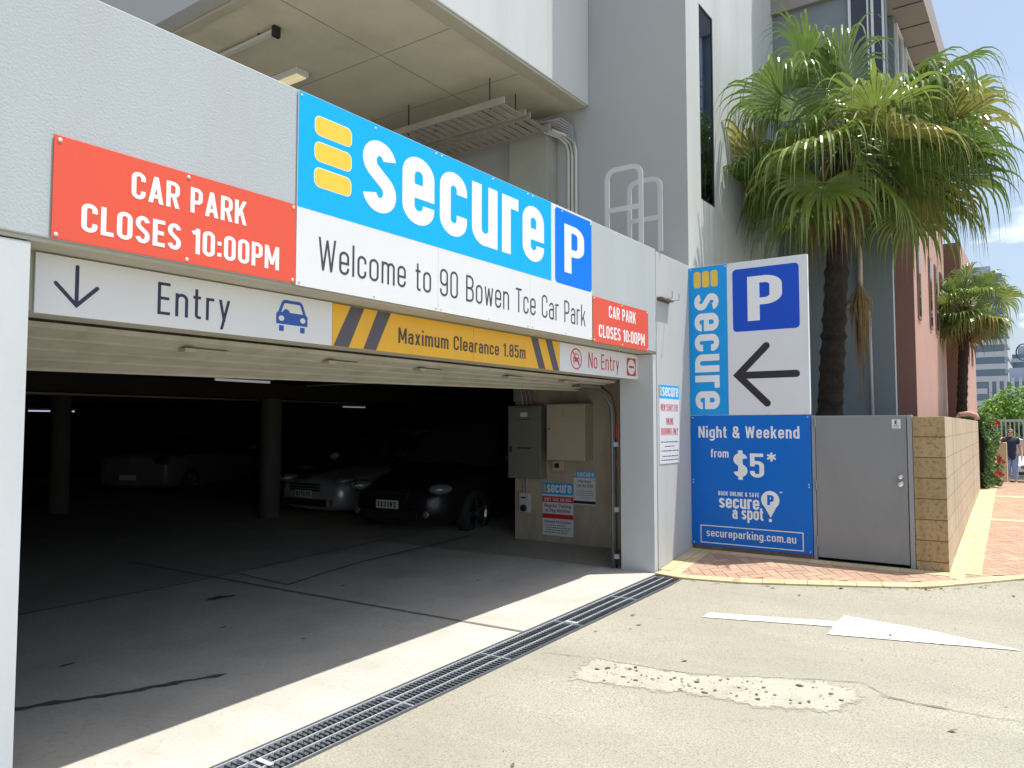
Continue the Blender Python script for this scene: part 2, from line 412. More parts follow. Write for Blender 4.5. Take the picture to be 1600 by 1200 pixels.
# ---------------------------------------------------------------- lettering: a condensed sans drawn as strokes
def fillet(pts, closed=False):
    """pts (x, y, r) -> smooth centre line"""
    out = []; n = len(pts)
    for i, p in enumerate(pts):
        x, y = p[0], p[1]; r = p[2] if len(p) > 2 else 0
        if (not closed and i in (0, n - 1)) or r <= 0: out.append(Vector((x, y))); continue
        P0 = Vector(pts[i - 1][:2]); P1 = Vector((x, y)); P2 = Vector(pts[(i + 1) % n][:2])
        a = (P0 - P1); b = (P2 - P1); la, lb = a.length, b.length
        if la < 1e-6 or lb < 1e-6: out.append(P1); continue
        a /= la; b /= lb
        ang = math.acos(max(-1, min(1, a.dot(b))))
        if ang > PI - .02: out.append(P1); continue
        d = min(r / math.tan(ang / 2), la * (.5 if (closed or 0 < i - 1) else 1), lb * (.5 if (closed or i + 1 < n - 1) else 1))
        rr = d * math.tan(ang / 2)
        bis = (a + b).normalized(); c = P1 + bis * (rr / math.sin(ang / 2))
        s0 = P1 + a * d - c; s1 = P1 + b * d - c
        t0 = math.atan2(s0.y, s0.x); dt = math.atan2(s1.y, s1.x) - t0
        while dt > PI: dt -= 2 * PI
        while dt < -PI: dt += 2 * PI
        for k in range(8): t = t0 + dt * k / 7; out.append(c + Vector((math.cos(t), math.sin(t))) * rr)
    o2 = [out[0]]
    for p in out[1:]:
        if (p - o2[-1]).length > 1e-5: o2.append(p)
    if closed and (o2[0] - o2[-1]).length < 1e-5: o2.pop()
    return o2
def ribbon(pts, w, closed=False):
    n = len(pts); L, Rr = [], []
    for i, p in enumerate(pts):
        pr = pts[i - 1] if (i or closed) else None; nx = pts[(i + 1) % n] if (i < n - 1 or closed) else None
        d1 = (p - pr).normalized() if pr is not None else None; d2 = (nx - p).normalized() if nx is not None else None
        if d1 is None: d1 = d2
        if d2 is None: d2 = d1
        n1 = Vector((-d1.y, d1.x)); n2 = Vector((-d2.y, d2.x)); m = n1 + n2
        m = m.normalized() if m.length > 1e-6 else n1
        k = min(1 / max(.35, m.dot(n1)), 2.2)
        L.append(p + m * (w / 2 * k)); Rr.append(p - m * (w / 2 * k))
    qs = []
    for i in range(n if closed else n - 1):
        j = (i + 1) % n; qs.append([L[i], Rr[i], Rr[j], L[j]])
    return qs

GW = dict(A=.50, B=.46, C=.45, D=.46, E=.39, F=.38, G=.46, H=.47, K=.47, L=.37, M=.60, N=.49, O=.46, P=.44, R=.46, S=.44, T=.42,
          V=.48, W=.70, X=.46, Y=.46, U=.46, Z=.42, a=.40, b=.42, c=.39, d=.42, e=.41, f=.28, g=.42, h=.41, k=.41, m=.63, n=.41, o=.42, p=.42,
          q=.42, r=.29, s=.38, t=.28, u=.41, v=.38, w=.58, x=.40, y=.40)
GW.update({'0': .44, '1': .27, '3': .43, '5': .43, '8': .44, '9': .44, '7': .4, '2': .42, '4': .44, '6': .44, ' ': .20, '&': .52, '$': .44, '*': .34})
XH = .73
def glyph(ch, t):
    h = t / 2
    if ch in 'Iil.:!\'': w = t
    else: w = GW.get(ch, .42) + (t - .16) * (.5 if ch not in 'MmwW' else .9)
    Lx, Rx, B, T, X = h, w - h, h, 1 - h, XH - h
    r = max(min((Rx - Lx) / 2, .22), h * 1.03); S, Q = [], []
    def st(*p, c=False): S.append((list(p), c))
    def leg(x0, y0, x1, y1, k=1.0): q = h * k; Q.append([(x0 - q, y0), (x0 + q, y0), (x1 + q, y1), (x1 - q, y1)])
    def dot(x, y): Q.append([(x - h, y - h), (x + h, y - h), (x + h, y + h), (x - h, y + h)])
    def bowlS(top):
        cx, rx, ry = (Lx + Rx) / 2, (Rx - Lx) / 2, (top - 2 * h) / 4 * .9
        pw = lambda v: v; pts = []
        for k in range(25): q = R(12 + (234.9 - 12) * k / 24); pts.append((cx + rx * pw(math.cos(q)), top - h - ry + ry * pw(math.sin(q)), 0))
        for k in range(25): q = R(54.9 - (234.9 - 12) * k / 24); pts.append((cx + rx * pw(math.cos(q)), h + ry + ry * pw(math.sin(q)), 0))
        st(*pts)
    if ch == 'A': leg(h, 0, w / 2, 1); leg(w - h, 0, w / 2, 1); st((w * .22, .26), (w * .78, .26))
    elif ch == 'B': st((Lx, 0), (Lx, 1)); st((Lx, T), (Rx - .01, T, r), (Rx - .01, .52, r), (Lx, .52)); st((Lx, .52), (Rx, .52, r), (Rx, B, r), (Lx, B))
    elif ch == 'C': st((Rx, .68), (Rx, T, r), (Lx, T, r), (Lx, B, r), (Rx, B, r), (Rx, .32))
    elif ch == 'D': st((Lx, 0), (Lx, 1)); st((Lx, T), (Rx, T, r), (Rx, B, r), (Lx, B))
    elif ch == 'E': st((Lx, 0), (Lx, 1)); st((Lx, T), (w, T)); st((Lx, .51), (w * .92, .51)); st((Lx, B), (w, B))
    elif ch == 'F': st((Lx, 0), (Lx, 1)); st((Lx, T), (w, T)); st((Lx, .51), (w * .9, .51))
    elif ch == 'G': st((Rx, .69), (Rx, T, r), (Lx, T, r), (Lx, B, r), (Rx, B, r), (Rx, .46), (w * .5, .46))
    elif ch == 'H': st((Lx, 0), (Lx, 1)); st((Rx, 0), (Rx, 1)); st((Lx, .5), (Rx, .5))
    elif ch == 'I': st((h, 0), (h, 1))
    elif ch == 'K': st((Lx, 0), (Lx, 1)); leg(Lx + h * .4, .33, w - h, 1); leg(w * .52, .58, w - h * .9, 0)
    elif ch == 'L': st((Lx, 0), (Lx, 1)); st((Lx, B), (w, B))
    elif ch == 'M': st((Lx, 0), (Lx, 1)); st((Rx, 0), (Rx, 1)); leg(Lx + h * .15, 1, w / 2, .2, .85); leg(Rx - h * .15, 1, w / 2, .2, .85)
    elif ch == 'N': st((Lx, 0), (Lx, 1)); st((Rx, 0), (Rx, 1)); leg(Lx, 1, Rx, 0)
    elif ch in 'O0': st((Lx, T, r), (Lx, B, r), (Rx, B, r), (Rx, T, r), c=True)
    elif ch == 'P': st((Lx, 0), (Lx, 1)); st((Lx, T), (Rx, T, r), (Rx, .43, r), (Lx, .43))
    elif ch == 'R': st((Lx, 0), (Lx, 1)); st((Lx, T), (Rx, T, r), (Rx, .46, r), (Lx, .46)); leg(w * .55, .46, w - h, 0)
    elif ch == 'S': bowlS(1)
    elif ch == 'T': st((w / 2, 0), (w / 2, 1)); st((0, T), (w, T))
    elif ch == 'U': st((Lx, 1), (Lx, B, r), (Rx, B, r), (Rx, 1))
    elif ch == 'V': leg(w / 2, 0, h, 1); leg(w / 2, 0, w - h, 1)
    elif ch == 'W': leg(w * .27, 0, h, 1, .9); leg(w * .27, 0, w / 2, .95, .9); leg(w * .73, 0, w / 2, .95, .9); leg(w * .73, 0, w - h, 1, .9)
    elif ch == 'X': leg(h, 0, w - h, 1); leg(w - h, 0, h, 1)
    elif ch == 'Y': leg(w / 2, .40, h, 1); leg(w / 2, .40, w - h, 1); st((w / 2, 0), (w / 2, .46))
    elif ch == 'Z': st((0, T), (w, T)); leg(h, 0, w - h, 1); st((0, B), (w, B))
    elif ch == '1': st((Rx, 0), (Rx, 1)); st((0, .80), (Rx, .88))
    elif ch == '2': st((Lx, .7), (Lx, T, r), (Rx, T, r), (Rx, .5, .1), (Lx, B + .02), (w, B))
    elif ch == '3': st((Lx, .74), (Lx, T, r), (Rx, T, r), (Rx, .52, r), (w * .4, .52)); st((w * .4, .52), (Rx, .52, r), (Rx, B, r), (Lx, B, r), (Lx, .27))
    elif ch == '5': st((w * .95, T), (Lx, T), (Lx, .46)); st((Lx, .62), (Rx, .62, r), (Rx, B, r), (Lx, B, r), (Lx, .27))
    elif ch == '7': st((0, T), (w - h * 1.2, T)); leg(w * .3, 0, w - h, 1)
    elif ch == '8': st((Lx + .01, T, r), (Lx + .01, .53, r), (Rx - .01, .53, r), (Rx - .01, T, r), c=True); st((Lx, .53, r), (Lx, B, r), (Rx, B, r), (Rx, .53, r), c=True)
    elif ch == '9': st((Lx, T, r), (Lx, .42, r), (Rx, .42, r), (Rx, T, r), c=True); st((Rx, .72), (Rx, B, r), (Lx, B, r), (Lx, .26))
    elif ch == '$': bowlS(1); st((w / 2, -.12), (w / 2, 1.12))
    elif ch == '*':
        for k in range(3):
            q = PI / 2 + k * PI / 3; dx, dy = math.cos(q) * .19, math.sin(q) * .19; st((w / 2 - dx, .80 - dy), (w / 2 + dx, .80 + dy)); S[-1] = (S[-1][0], 'thin')
    elif ch == '&':
        st((w - h * .4, .0), (Lx + .05, .66)); st((Lx + .05, .62), (Lx + .05, T, r * .8), (Rx - .08, T, r * .8), (Rx - .08, .62, .06), (Lx, .38, .1), (Lx, B, r), (Rx - .05, B, r), (Rx, .44))
    elif ch == '.': dot(h, h)
    elif ch == ':': dot(h, h + .08); dot(h, XH - h - .05)
    elif ch == '!': st((h, .3), (h, 1)); dot(h, h)
    elif ch == "'": st((h, .72), (h, 1))
    elif ch == 'a': st((Lx + .01, X - .13), (Lx + .01, X, r), (Rx, X, r), (Rx, 0)); st((Rx, .43), (Lx, .43, r * .8), (Lx, B, r * .8), (Rx, B, r * .5), (Rx, .2))
    elif ch in 'bdpq':
        st((Lx, X, r), (Lx, B, r), (Rx, B, r), (Rx, X, r), c=True)
        xx = Lx if ch in 'bp' else Rx
        st((xx, 0 if ch in 'bd' else -.25), (xx, 1 if ch in 'bd' else XH))
    elif ch == 'c': st((Rx, .49), (Rx, X, r), (Lx, X, r), (Lx, B, r), (Rx, B, r), (Rx, .25))
    elif ch == 'e': st((Lx, .36), (Rx, .36)); st((Rx, .36 - h), (Rx, X, r), (Lx, X, r), (Lx, B, r), (Rx, B, r), (Rx, .22))
    elif ch == 'f': st((w, T), (w * .42, T, r), (w * .42, 0)); st((0, X), (w * .95, X))
    elif ch == 'g': st((Lx, X, r), (Lx, B, r), (Rx, B, r), (Rx, X, r), c=True); st((Rx, XH), (Rx, -.25 + h, r), (Lx, -.25 + h, r), (Lx, -.12))
    elif ch == 'h': st((Lx, 0), (Lx, 1)); st((Lx, .45), (Lx, X, r), (Rx, X, r), (Rx, 0))
    elif ch == 'i': st((h, 0), (h, XH)); dot(h, 1 - h * .7)
    elif ch == 'k': st((Lx, 0), (Lx, 1)); leg(Lx + h * .4, .22, w - h, XH); leg(w * .5, .42, w - h * .9, 0)
    elif ch == 'l': st((h, 0), (h, 1))
    elif ch == 'm': c_ = w / 2; r2 = max(min((c_ - Lx) / 2, .2), h * 1.03); st((Lx, 0), (Lx, XH)); st((Lx, .4), (Lx, X, r2), (c_, X, r2), (c_, 0)); st((c_, .4), (c_, X, r2), (Rx, X, r2), (Rx, 0))
    elif ch == 'n': st((Lx, 0), (Lx, XH)); st((Lx, .4), (Lx, X, r), (Rx, X, r), (Rx, 0))
    elif ch == 'o': st((Lx, X, r), (Lx, B, r), (Rx, B, r), (Rx, X, r), c=True)
    elif ch == 'r': st((Lx, 0), (Lx, XH)); st((Lx, .4), (Lx, X, r), (w, X))
    elif ch == 's': bowlS(XH)
    elif ch == 't': st((w * .42, .95), (w * .42, B, r), (w, B)); st((0, X), (w * .95, X))
    elif ch == 'u': st((Lx, XH), (Lx, B, r), (Rx, B, r), (Rx, .33)); st((Rx, 0), (Rx, XH))
    elif ch == 'v': leg(w / 2, 0, h, XH); leg(w / 2, 0, w - h, XH)
    elif ch == 'w': leg(w * .27, 0, h, XH, .9); leg(w * .27, 0, w / 2, XH * .95, .9); leg(w * .73, 0, w / 2, XH * .95, .9); leg(w * .73, 0, w - h, XH, .9)
    elif ch == 'x': leg(h, 0, w - h, XH); leg(w - h, 0, h, XH)
    elif ch == 'y': leg(w / 2, .02, h, XH); leg(w * .26, -.25, w - h, XH)
    return S, Q, w

class Plane:
    """a flat sign face: origin, reading direction, up direction, outward normal"""
    def __init__(s, o, u, v): s.o, s.u, s.v = Vector(o), Vector(u), Vector(v); s.n = s.u.cross(s.v)
    def at(s, x, y, d=0): return s.o + s.u * x + s.v * y + s.n * d
    def slab(s, mb, x0, x1, y0, y1, d0, d1):
        return mb.prism([s.at(x0, y0, d0), s.at(x1, y0, d0), s.at(x1, y1, d0), s.at(x0, y1, d0)], s.n * (d1 - d0))
    def shape(s, mb, pts, d): return mb.poly([s.at(x, y, d) for x, y in pts])
    def rrect(s, mb, x0, x1, y0, y1, r, d):
        p = fillet([(x0, y0, r), (x1, y0, r), (x1, y1, r), (x0, y1, r)], True); return mb.poly([s.at(q.x, q.y, d) for q in p])
    def disc(s, mb, x, y, rx, ry, d, n=28):
        return mb.poly([s.at(x + rx * math.cos(2 * PI * k / n), y + ry * math.sin(2 * PI * k / n), d) for k in range(n)])
    def line(s, mb, pts, w, d, closed=False):
        for q in ribbon(fillet(pts, closed), w, closed): mb.poly([s.at(p.x, p.y, d) for p in q])
    def cap(s, mb, x, y, r, d): return s.disc(mb, x, y, r, r, d, 16)
    def text(s, mb, txt, x0, x1, y0, H, t, d, gap=.09):
        x = 0.0; items = []; mb.split()
        for ch in txt:
            S, Q, w = glyph(ch, t)
            if ch == ' ': w = .2
            items.append((S, Q, x)); x += w + gap
        tot = x - gap; sx = (x1 - x0) / tot; k = 0
        for S, Q, xo in items:
            k = 0
            if not S and not Q: mb.split()
            for pts, c in S:
                tw = t * (.42 if c == 'thin' else 1); c = c is True
                for q in ribbon(fillet(pts, c), tw, c): mb.poly([s.at(x0 + (xo + p.x) * sx, y0 + p.y * H, d + k * .00022) for p in q])
                k += 1
            for q in Q: mb.poly([s.at(x0 + (xo + px) * sx, y0 + py * H, d + k * .00022) for px, py in q]); k += 1
        return mb

FAC = Plane((0, 0, 0), (1, 0, 0), (0, 0, 1))         # main facade
ENT = Plane((0, .2, 0), (1, 0, 0), (0, 0, 1))        # panels under the beam
SCR = Plane((8.4, 0, 0), (0, -1, 0), (0, 0, 1))      # sign screen square to the facade

def sign(name, label, pl, x0, x1, y0, y1, face, th=.006, base=.004, edge=None):
    o = pl.at((x0 + x1) / 2, y0, 0)
    t = thing(name, label, 'sign', tuple(o))
    b = MB(); pl.slab(b, x0, x1, y0, y1, base, base + th); b.build('panel', face, t, bevel=.0012)
    return t, base + th
def screws(t, pl, pts, d, r=.010):
    for x, y in pts:
        b = MB(); b.lathe([(0, .0045), (r * .7, .004), (r, .0012), (r, 0)], pl.at(x, y, d), pl.n, 10); b.build('screw', 'screw', t, smooth=True)
def art(t, pl, name, m, fn):
    b = MB(); b.done = []; fn(b); b.split()
    return [p.build(name, m, t) for p in b.done][-1]

# --- red closing-hours sign, large
t, d = sign('hours_sign', 'large red closing time sign left of the long blue and white banner', FAC, 1.457, 2.718, 2.335, 2.777, 'sign_red')
art(t, FAC, 'lettering', 'text_white', lambda b: (FAC.text(b, 'CAR PARK', 1.790, 2.398, 2.588, .125, .150, d + .0008), FAC.text(b, 'CLOSES 10:00PM', 1.575, 2.607, 2.388, .126, .150, d + .0008)))
screws(t, FAC, [(1.48, 2.757), (1.475, 2.352), (2.07, 2.757), (2.07, 2.352), (2.70, 2.757), (2.70, 2.352)], d)
# --- banner
t, d = sign('welcome_sign', 'long banner sign, bright blue above white, welcoming drivers, fixed over the entry', FAC, 2.722, 6.070, 2.328, 3.436, 'sign_white')
art(t, FAC, 'blue_field', 'sign_cyan', lambda b: FAC.shape(b, [(2.724, 2.772), (5.373, 2.766), (5.373, 3.434), (2.724, 3.434)], d + .0006))
art(t, FAC, 'parking_square', 'sign_blue', lambda b: FAC.rrect(b, 5.432, 6.066, 2.766, 3.418, .04, d + .0006))
art(t, FAC, 'parking_letter', 'text_white', lambda b: FAC.text(b, 'P', 5.585, 5.925, 2.878, .425, .150, d + .0012))
art(t, FAC, 'emblem', 'chip_yellow', lambda b: [FAC.rrect(b, 2.843, 3.118, z, z + .107, .036, d + .0014) for z in (3.222, 3.071, 2.920)])
art(t, FAC, 'emblem_outline', 'text_white', lambda b: [FAC.rrect(b, 2.838, 3.123, z - .005, z + .112, .041, d + .0010) for z in (3.222, 3.071, 2.920)])
art(t, FAC, 'lettering', 'text_white', lambda b: FAC.text(b, 'secure', 3.214, 5.257, 2.880, .622, .150, d + .0012, .075))
art(t, FAC, 'welcome_text', 'ink_grey', lambda b: FAC.text(b, 'Welcome to 90 Bowen Tce Car Park', 2.878, 5.945, 2.441, .190, .078, d + .0010, .12))
art(t, FAC, 'panel_joint', 'alu_edge', lambda b: [FAC.shape(b, [(x, 2.33), (x + .0025, 2.33), (x + .0025, 3.434), (x, 3.434)], d + .0004) for x in (3.92, 5.05)])
screws(t, FAC, [(2.745, 3.41), (3.32, 3.405), (3.895, 3.415), (3.955, 3.415), (4.55, 3.415), (5.02, 3.415), (5.09, 3.415), (5.55, 3.40), (6.045, 3.39), (2.745, 2.35), (3.32, 2.35), (3.90, 2.35), (3.955, 2.35), (4.5, 2.35), (5.02, 2.35), (5.09, 2.35), (5.6, 2.35), (6.05, 2.35)], d, .008)
# --- red closing-hours sign, small
t, d = sign('hours_sign', 'small red closing time sign above the no entry panel', FAC, 6.085, 7.262, 2.318, 2.738, 'sign_red')
art(t, FAC, 'lettering', 'text_white', lambda b: (FAC.text(b, 'CAR PARK', 6.393, 6.968, 2.573, .118, .150, d + .0008), FAC.text(b, 'CLOSES 10:00PM', 6.192, 7.172, 2.370, .121, .150, d + .0008)))
screws(t, FAC, [(6.11, 2.72), (6.11, 2.336), (6.67, 2.72), (6.67, 2.336), (7.24, 2.72), (7.24, 2.336)], d)

def car_icon(b, b2, x0, x1, y0, y1, d):
    W, H = x1 - x0, y1 - y0
    f = lambda l: [(x0 + W * x, y0 + H * y) for x, y in l]
    ENT.shape(b, f([(0, .24), (1, .24), (1, .56), (.93, .62), (.07, .62), (0, .56)]), d)
    ENT.line(b, [(x0 + W * .10, y0 + H * .60), (x0 + W * .22, y0 + H * .96, .02 * W / .2), (x0 + W * .78, y0 + H * .96, .02 * W / .2), (x0 + W * .90, y0 + H * .60)], W * .085, d + .0003)
    for a, c in ((.09, .24), (.76, .91)): ENT.shape(b, f([(a, .02), (c, .02), (c, .20), (a, .20)]), d)
    ENT.shape(b, f([(.20, .62), (.42, .62), (.40, .68), (.34, .72), (.28, .72), (.22, .68)]), d + .0002)
    for a in (.16, .84): ENT.disc(b2, x0 + W * a, y0 + H * .42, W * .085, H * .085, d + .0006)

# --- entry panel
t, d = sign('entry_sign', 'white entry panel with down arrow and blue car pictogram', ENT, 1.482, 3.159, 2.040, 2.306, 'sign_white', th=.012)
def f_(b):
    ENT.line(b, [(1.656, 2.268), (1.656, 2.10)], .0175, d + .0008)
    ENT.line(b, [(1.566, 2.182), (1.656, 2.092), (1.746, 2.182)], .0175, d + .0011)
    for x, y in ((1.656, 2.268), (1.566, 2.182), (1.746, 2.182)): ENT.cap(b, x, y, .00875, d + .0014)
art(t, ENT, 'arrow', 'ink_navy', f_)
art(t, ENT, 'lettering', 'ink_navy', lambda b: ENT.text(b, 'Entry', 2.038, 2.445, 2.100, .161, .092, d + .0008, .15))
bb = MB(); art(t, ENT, 'car_pictogram', 'ink_blue', lambda b: car_icon(b, bb, 2.744, 2.968, 2.088, 2.272, d + .0008)); bb.build('pictogram_lamps', 'sign_white', t)
# --- clearance panel
t, d = sign('clearance_sign', 'yellow clearance panel with dark diagonal stripes reading 1.85m', ENT, 3.162, 5.816, 2.040, 2.302, 'sign_yellow', th=.012)
def f_(b):
    lo, hi = 2.041, 2.301
    for a, c, e, g in ((3.170, 3.295, 3.310, 3.425), (3.420, 3.532, 3.545, 3.668)): b.split(); ENT.shape(b, [(a, lo), (c, lo), (g, hi), (e, hi)], d + .0006)
    for a, c, e, g in ((5.474, 5.581, 5.351, 5.458), (5.705, 5.808, 5.580, 5.685)): b.split(); ENT.shape(b, [(a, lo), (c, lo), (g, hi), (e, hi)], d + .0006)
art(t, ENT, 'stripe', 'ink_stripe', f_)
art(t, ENT, 'lettering', 'ink_brown', lambda b: ENT.text(b, 'Maximum Clearance 1.85m', 3.740, 5.270, 2.108, .106, .135, d + .0008, .10))
art(t, ENT, 'panel_joint', 'ink_brown', lambda b: ENT.shape(b, [(4.56, 2.041), (4.562, 2.041), (4.562, 2.301), (4.56, 2.301)], d + .0005))
# --- no entry panel
t, d = sign('no_entry_sign', 'white no entry panel with crossed out car and red bar symbol', ENT, 5.819, 7.428, 2.040, 2.300, 'sign_white', th=.012)
bb = MB()
def f_(b):
    n = 36; cx_, cy_ = 6.110, 2.170; rx, ry = .105, .100
    for k in range(n):
        a0, a1 = 2 * PI * k / n, 2 * PI * (k + 1) / n
        ENT.shape(b, [(cx_ + (rx - .014) * math.cos(a0), cy_ + (ry - .014) * math.sin(a0)), (cx_ + rx * math.cos(a0), cy_ + ry * math.sin(a0)), (cx_ + rx * math.cos(a1), cy_ + ry * math.sin(a1)), (cx_ + (rx - .014) * math.cos(a1), cy_ + (ry - .014) * math.sin(a1))], d + .0008)
    car_icon(b, bb, cx_ - .058, cx_ + .058, cy_ - .052, cy_ + .05, d + .0008)
    ENT.line(b, [(cx_ - .07, cy_ + .067), (cx_ + .07, cy_ - .067)], .014, d + .0018)
art(t, ENT, 'crossed_car', 'sign_deepred', f_); bb.build('pictogram_lamps', 'sign_white', t)
art(t, ENT, 'lettering', 'sign_deepred', lambda b: ENT.text(b, 'No Entry', 6.338, 6.973, 2.100, .150, .095, d + .0008, .12))
art(t, ENT, 'stop_square', 'sign_deepred', lambda b: (ENT.rrect(b, 7.146, 7.356, 2.072, 2.258, .008, d + .0008), ENT.shape(b, [(7.192, 2.153), (7.310, 2.153), (7.310, 2.178), (7.192, 2.178)], d + .0020)))
art(t, ENT, 'stop_disc', 'sign_white', lambda b: ENT.disc(b, 7.251, 2.165, .086, .078, d + .0014))

# --- sign screen: upper direction sign
t, d = sign('direction_sign', 'tall white parking sign with big left arrow and sideways blue strip', SCR, .002, 1.332, 1.668, 3.384, 'sign_white', th=.05, base=-.04)
art(t, SCR, 'blue_strip', 'strip_cyan', lambda b: SCR.shape(b, [(.003, 1.670), (.458, 1.670), (.458, 3.382), (.003, 3.382)], d + .0006))
art(t, SCR, 'emblem', 'chip_yellow', lambda b: [SCR.rrect(b, x, x + .082, 3.140, 3.330, .028, d + .0012) for x in (.066, .167, .268)])
VER = Plane(tuple(SCR.at(0, 0, 0)), (0, 0, -1), (0, -1, 0))
art(t, SCR, 'lettering', 'text_white', lambda b: VER.text(b, 'secure', -3.066, -1.738, .068, .395, .150, d + .0012, .075))
art(t, SCR, 'parking_square', 'square_blue', lambda b: SCR.rrect(b, .520, 1.246, 2.598, 3.304, .045, d + .0008))
art(t, SCR, 'parking_letter', 'text_white', lambda b: SCR.text(b, 'P', .688, 1.066, 2.710, .496, .155, d + .0014))
def f_(b):
    w = .078
    SCR.line(b, [(1.198, 2.108), (.585, 2.108)], w, d + .0008); SCR.line(b, [(.885, 2.425), (.566, 2.110), (.885, 1.795)], w, d + .0012)
    for x, y in ((1.198, 2.108), (.885, 2.425), (.885, 1.795)): SCR.cap(b, x, y, w / 2, d + .0016)
art(t, SCR, 'arrow', 'ink_black', f_)
screws(t, SCR, [(.03, 3.36), (.435, 3.36), (.485, 3.36), (1.30, 3.36), (.485, 1.69), (1.30, 1.69), (.9, 1.69), (.485, 2.55), (1.305, 2.55)], d, .009)
b = MB()
for y in (.12, 1.22): SCR.slab(b, y, y + .06, .1, 3.3, -.102, -.042)
b.build('post', 'gate_frame', t)
# --- lower rate sign
t, d = sign('rate_sign', 'deep blue sign offering night and weekend parking from $5, below the arrow sign', SCR, .004, 1.332, .196, 1.664, 'sign_navyblue', th=.05, base=-.04)
def f_(b):
    SCR.text(b, 'Night & Weekend', .098, 1.218, 1.412, .132, .14, d + .0008, .11)
    SCR.text(b, 'from', .240, .446, 1.192, .094, .13, d + .0008)
    SCR.text(b, '$5', .500, .838, .982, .262, .14, d + .0008, .08)
    SCR.text(b, '*', .870, .968, 1.010, .25, .2, d + .0008)
    SCR.text(b, 'BOOK ONLINE & SAVE', .322, .780, .768, .047, .15, d + .0008, .12)
    SCR.text(b, 'secure', .328, .780, .630, .150, .155, d + .0008, .06)
    SCR.text(b, 'a spot', .480, .822, .516, .140, .155, d + .0008, .06)
    SCR.text(b, 'secureparking.com.au', .176, 1.163, .300, .086, .125, d + .0008, .10)
    SCR.text(b, 'TM', .998, 1.028, .825, .016, .18, d + .0008)
art(t, SCR, 'lettering', 'text_white', f_)
def f_(b):
    SCR.disc(b, .898, .745, .098, .098, d + .0008); SCR.shape(b, [(.832, .675), (.964, .675), (.9, .555)], d + .0011); SCR.disc(b, .896, .526, .018, .018, d + .0008)
    SCR.line(b, [(.112, .420), (.112, .230), (1.234, .230), (1.234, .418)], .010, d + .0008, True)
art(t, SCR, 'map_pin', 'text_white', f_)
art(t, SCR, 'pin_letter', 'sign_navyblue', lambda b: SCR.text(b, 'P', .866, .936, .690, .108, .20, d + .0018))
screws(t, SCR, [(.03, 1.64), (.03, .93), (.03, .90), (.03, .222), (1.305, 1.64), (1.305, .93), (1.305, .90), (1.305, .222)], d, .008)

# --- posters
def poster(label, pl, x0, x1, y0, y1, head, blocks):
    t, d = sign('poster', label, pl, x0, x1, y0, y1, 'sign_white', th=.003, base=.002)
    W, H = x1 - x0, y1 - y0
    art(t, pl, 'heading_band', 'sign_cyan', lambda b: pl.shape(b, [(x0, y1 - head), (x1, y1 - head), (x1, y1 - .001), (x0, y1 - .001)], d + .0005))
    art(t, pl, 'emblem', 'chip_yellow', lambda b: [pl.rrect(b, x0 + W * .035, x0 + W * .115, y1 - head * (.82 - .23 * k), y1 - head * (.64 - .23 * k), .004, d + .001) for k in range(3)])
    art(t, pl, 'heading', 'text_white', lambda b: pl.text(b, 'secure', x0 + W * .15, x0 + W * .95, y1 - head * .84, head * .93, .150, d + .001, .07))
    groups = {}
    for kind, txt, a, c, y, h, col in blocks: groups.setdefault((kind, col), []).append((txt, a, c, y, h))
    for (kind, col), it in groups.items():
        def g(b):
            for txt, a, c, y, h in it:
                if kind == 'band': pl.shape(b, [(x0 + W * a, y0 + H * y), (x0 + W * c, y0 + H * y), (x0 + W * c, y0 + H * (y + h)), (x0 + W * a, y0 + H * (y + h))], d + .0005)
                elif kind == 'fine':
                    r_ = random.Random(txt); x = a
                    while x < c - .02:
                        e = min(c, x + r_.uniform(.04, .13)); pl.shape(b, [(x0 + W * x, y0 + H * y), (x0 + W * e, y0 + H * y), (x0 + W * e, y0 + H * (y + h)), (x0 + W * x, y0 + H * (y + h))], d + .0006); x = e + .022
                else: pl.text(b, txt, x0 + W * a, x0 + W * c, y0 + H * y, H * h, .12, d + .0012)
        art(t, pl, {'band': 'colour_band', 'fine': 'fine_print', 'text': 'lettering'}[kind], col, g)
    return t
fine = lambda k, a, c, y, h=.012: ('fine', 'f%d' % k, a, c, y, h, 'ink_grey')
poster("narrow white poster with red new year's eve wording on the sunlit wall", FAC, 7.528, 8.060, 1.140, 1.992, .150,
       [('text', "NEW YEAR'S EVE", .07, .93, .680, .075, 'sign_deepred'), ('band', '', .07, .93, .666, .005, 'sign_deepred'),
        ('text', 'ONLINE', .32, .68, .505, .075, 'sign_deepred'), ('band', '', .32, .68, .491, .005, 'sign_deepred'),
        ('text', 'BOOKINGS ONLY', .07, .93, .375, .075, 'sign_deepred'), ('band', '', .07, .93, .361, .005, 'sign_deepred'),
        fine(1, .07, .93, .268), fine(2, .25, .75, .212), fine(3, .08, .93, .156), fine(4, .12, .9, .088), fine(5, .08, .95, .04)])
INT = Plane((8.1, 0, 0), (0, -1, 0), (0, 0, 1))      # concrete pier inside the garage
poster('taller poster inside the garage with red bands about registering parking', INT, -1.846, -1.400, .185, .838, .145,
       [('band', '', .0, 1, .63, .115, 'sign_deepred'), ('text', "DON'T TAKE THE RISK", .06, .94, .652, .065, 'text_white'),
        ('text', 'Register Parking', .07, .93, .535, .065, 'ink_grey'), ('text', 'at Pay Machine', .1, .9, .445, .065, 'ink_grey'),
        ('band', '', .0, 1, .325, .085, 'sign_deepred'), ('text', 'Payment Instructions', .07, .93, .24, .05, 'ink_grey'),
        fine(11, .07, .8, .19), fine(12, .12, .93, .145), fine(13, .12, .9, .10), fine(14, .07, .8, .055)])
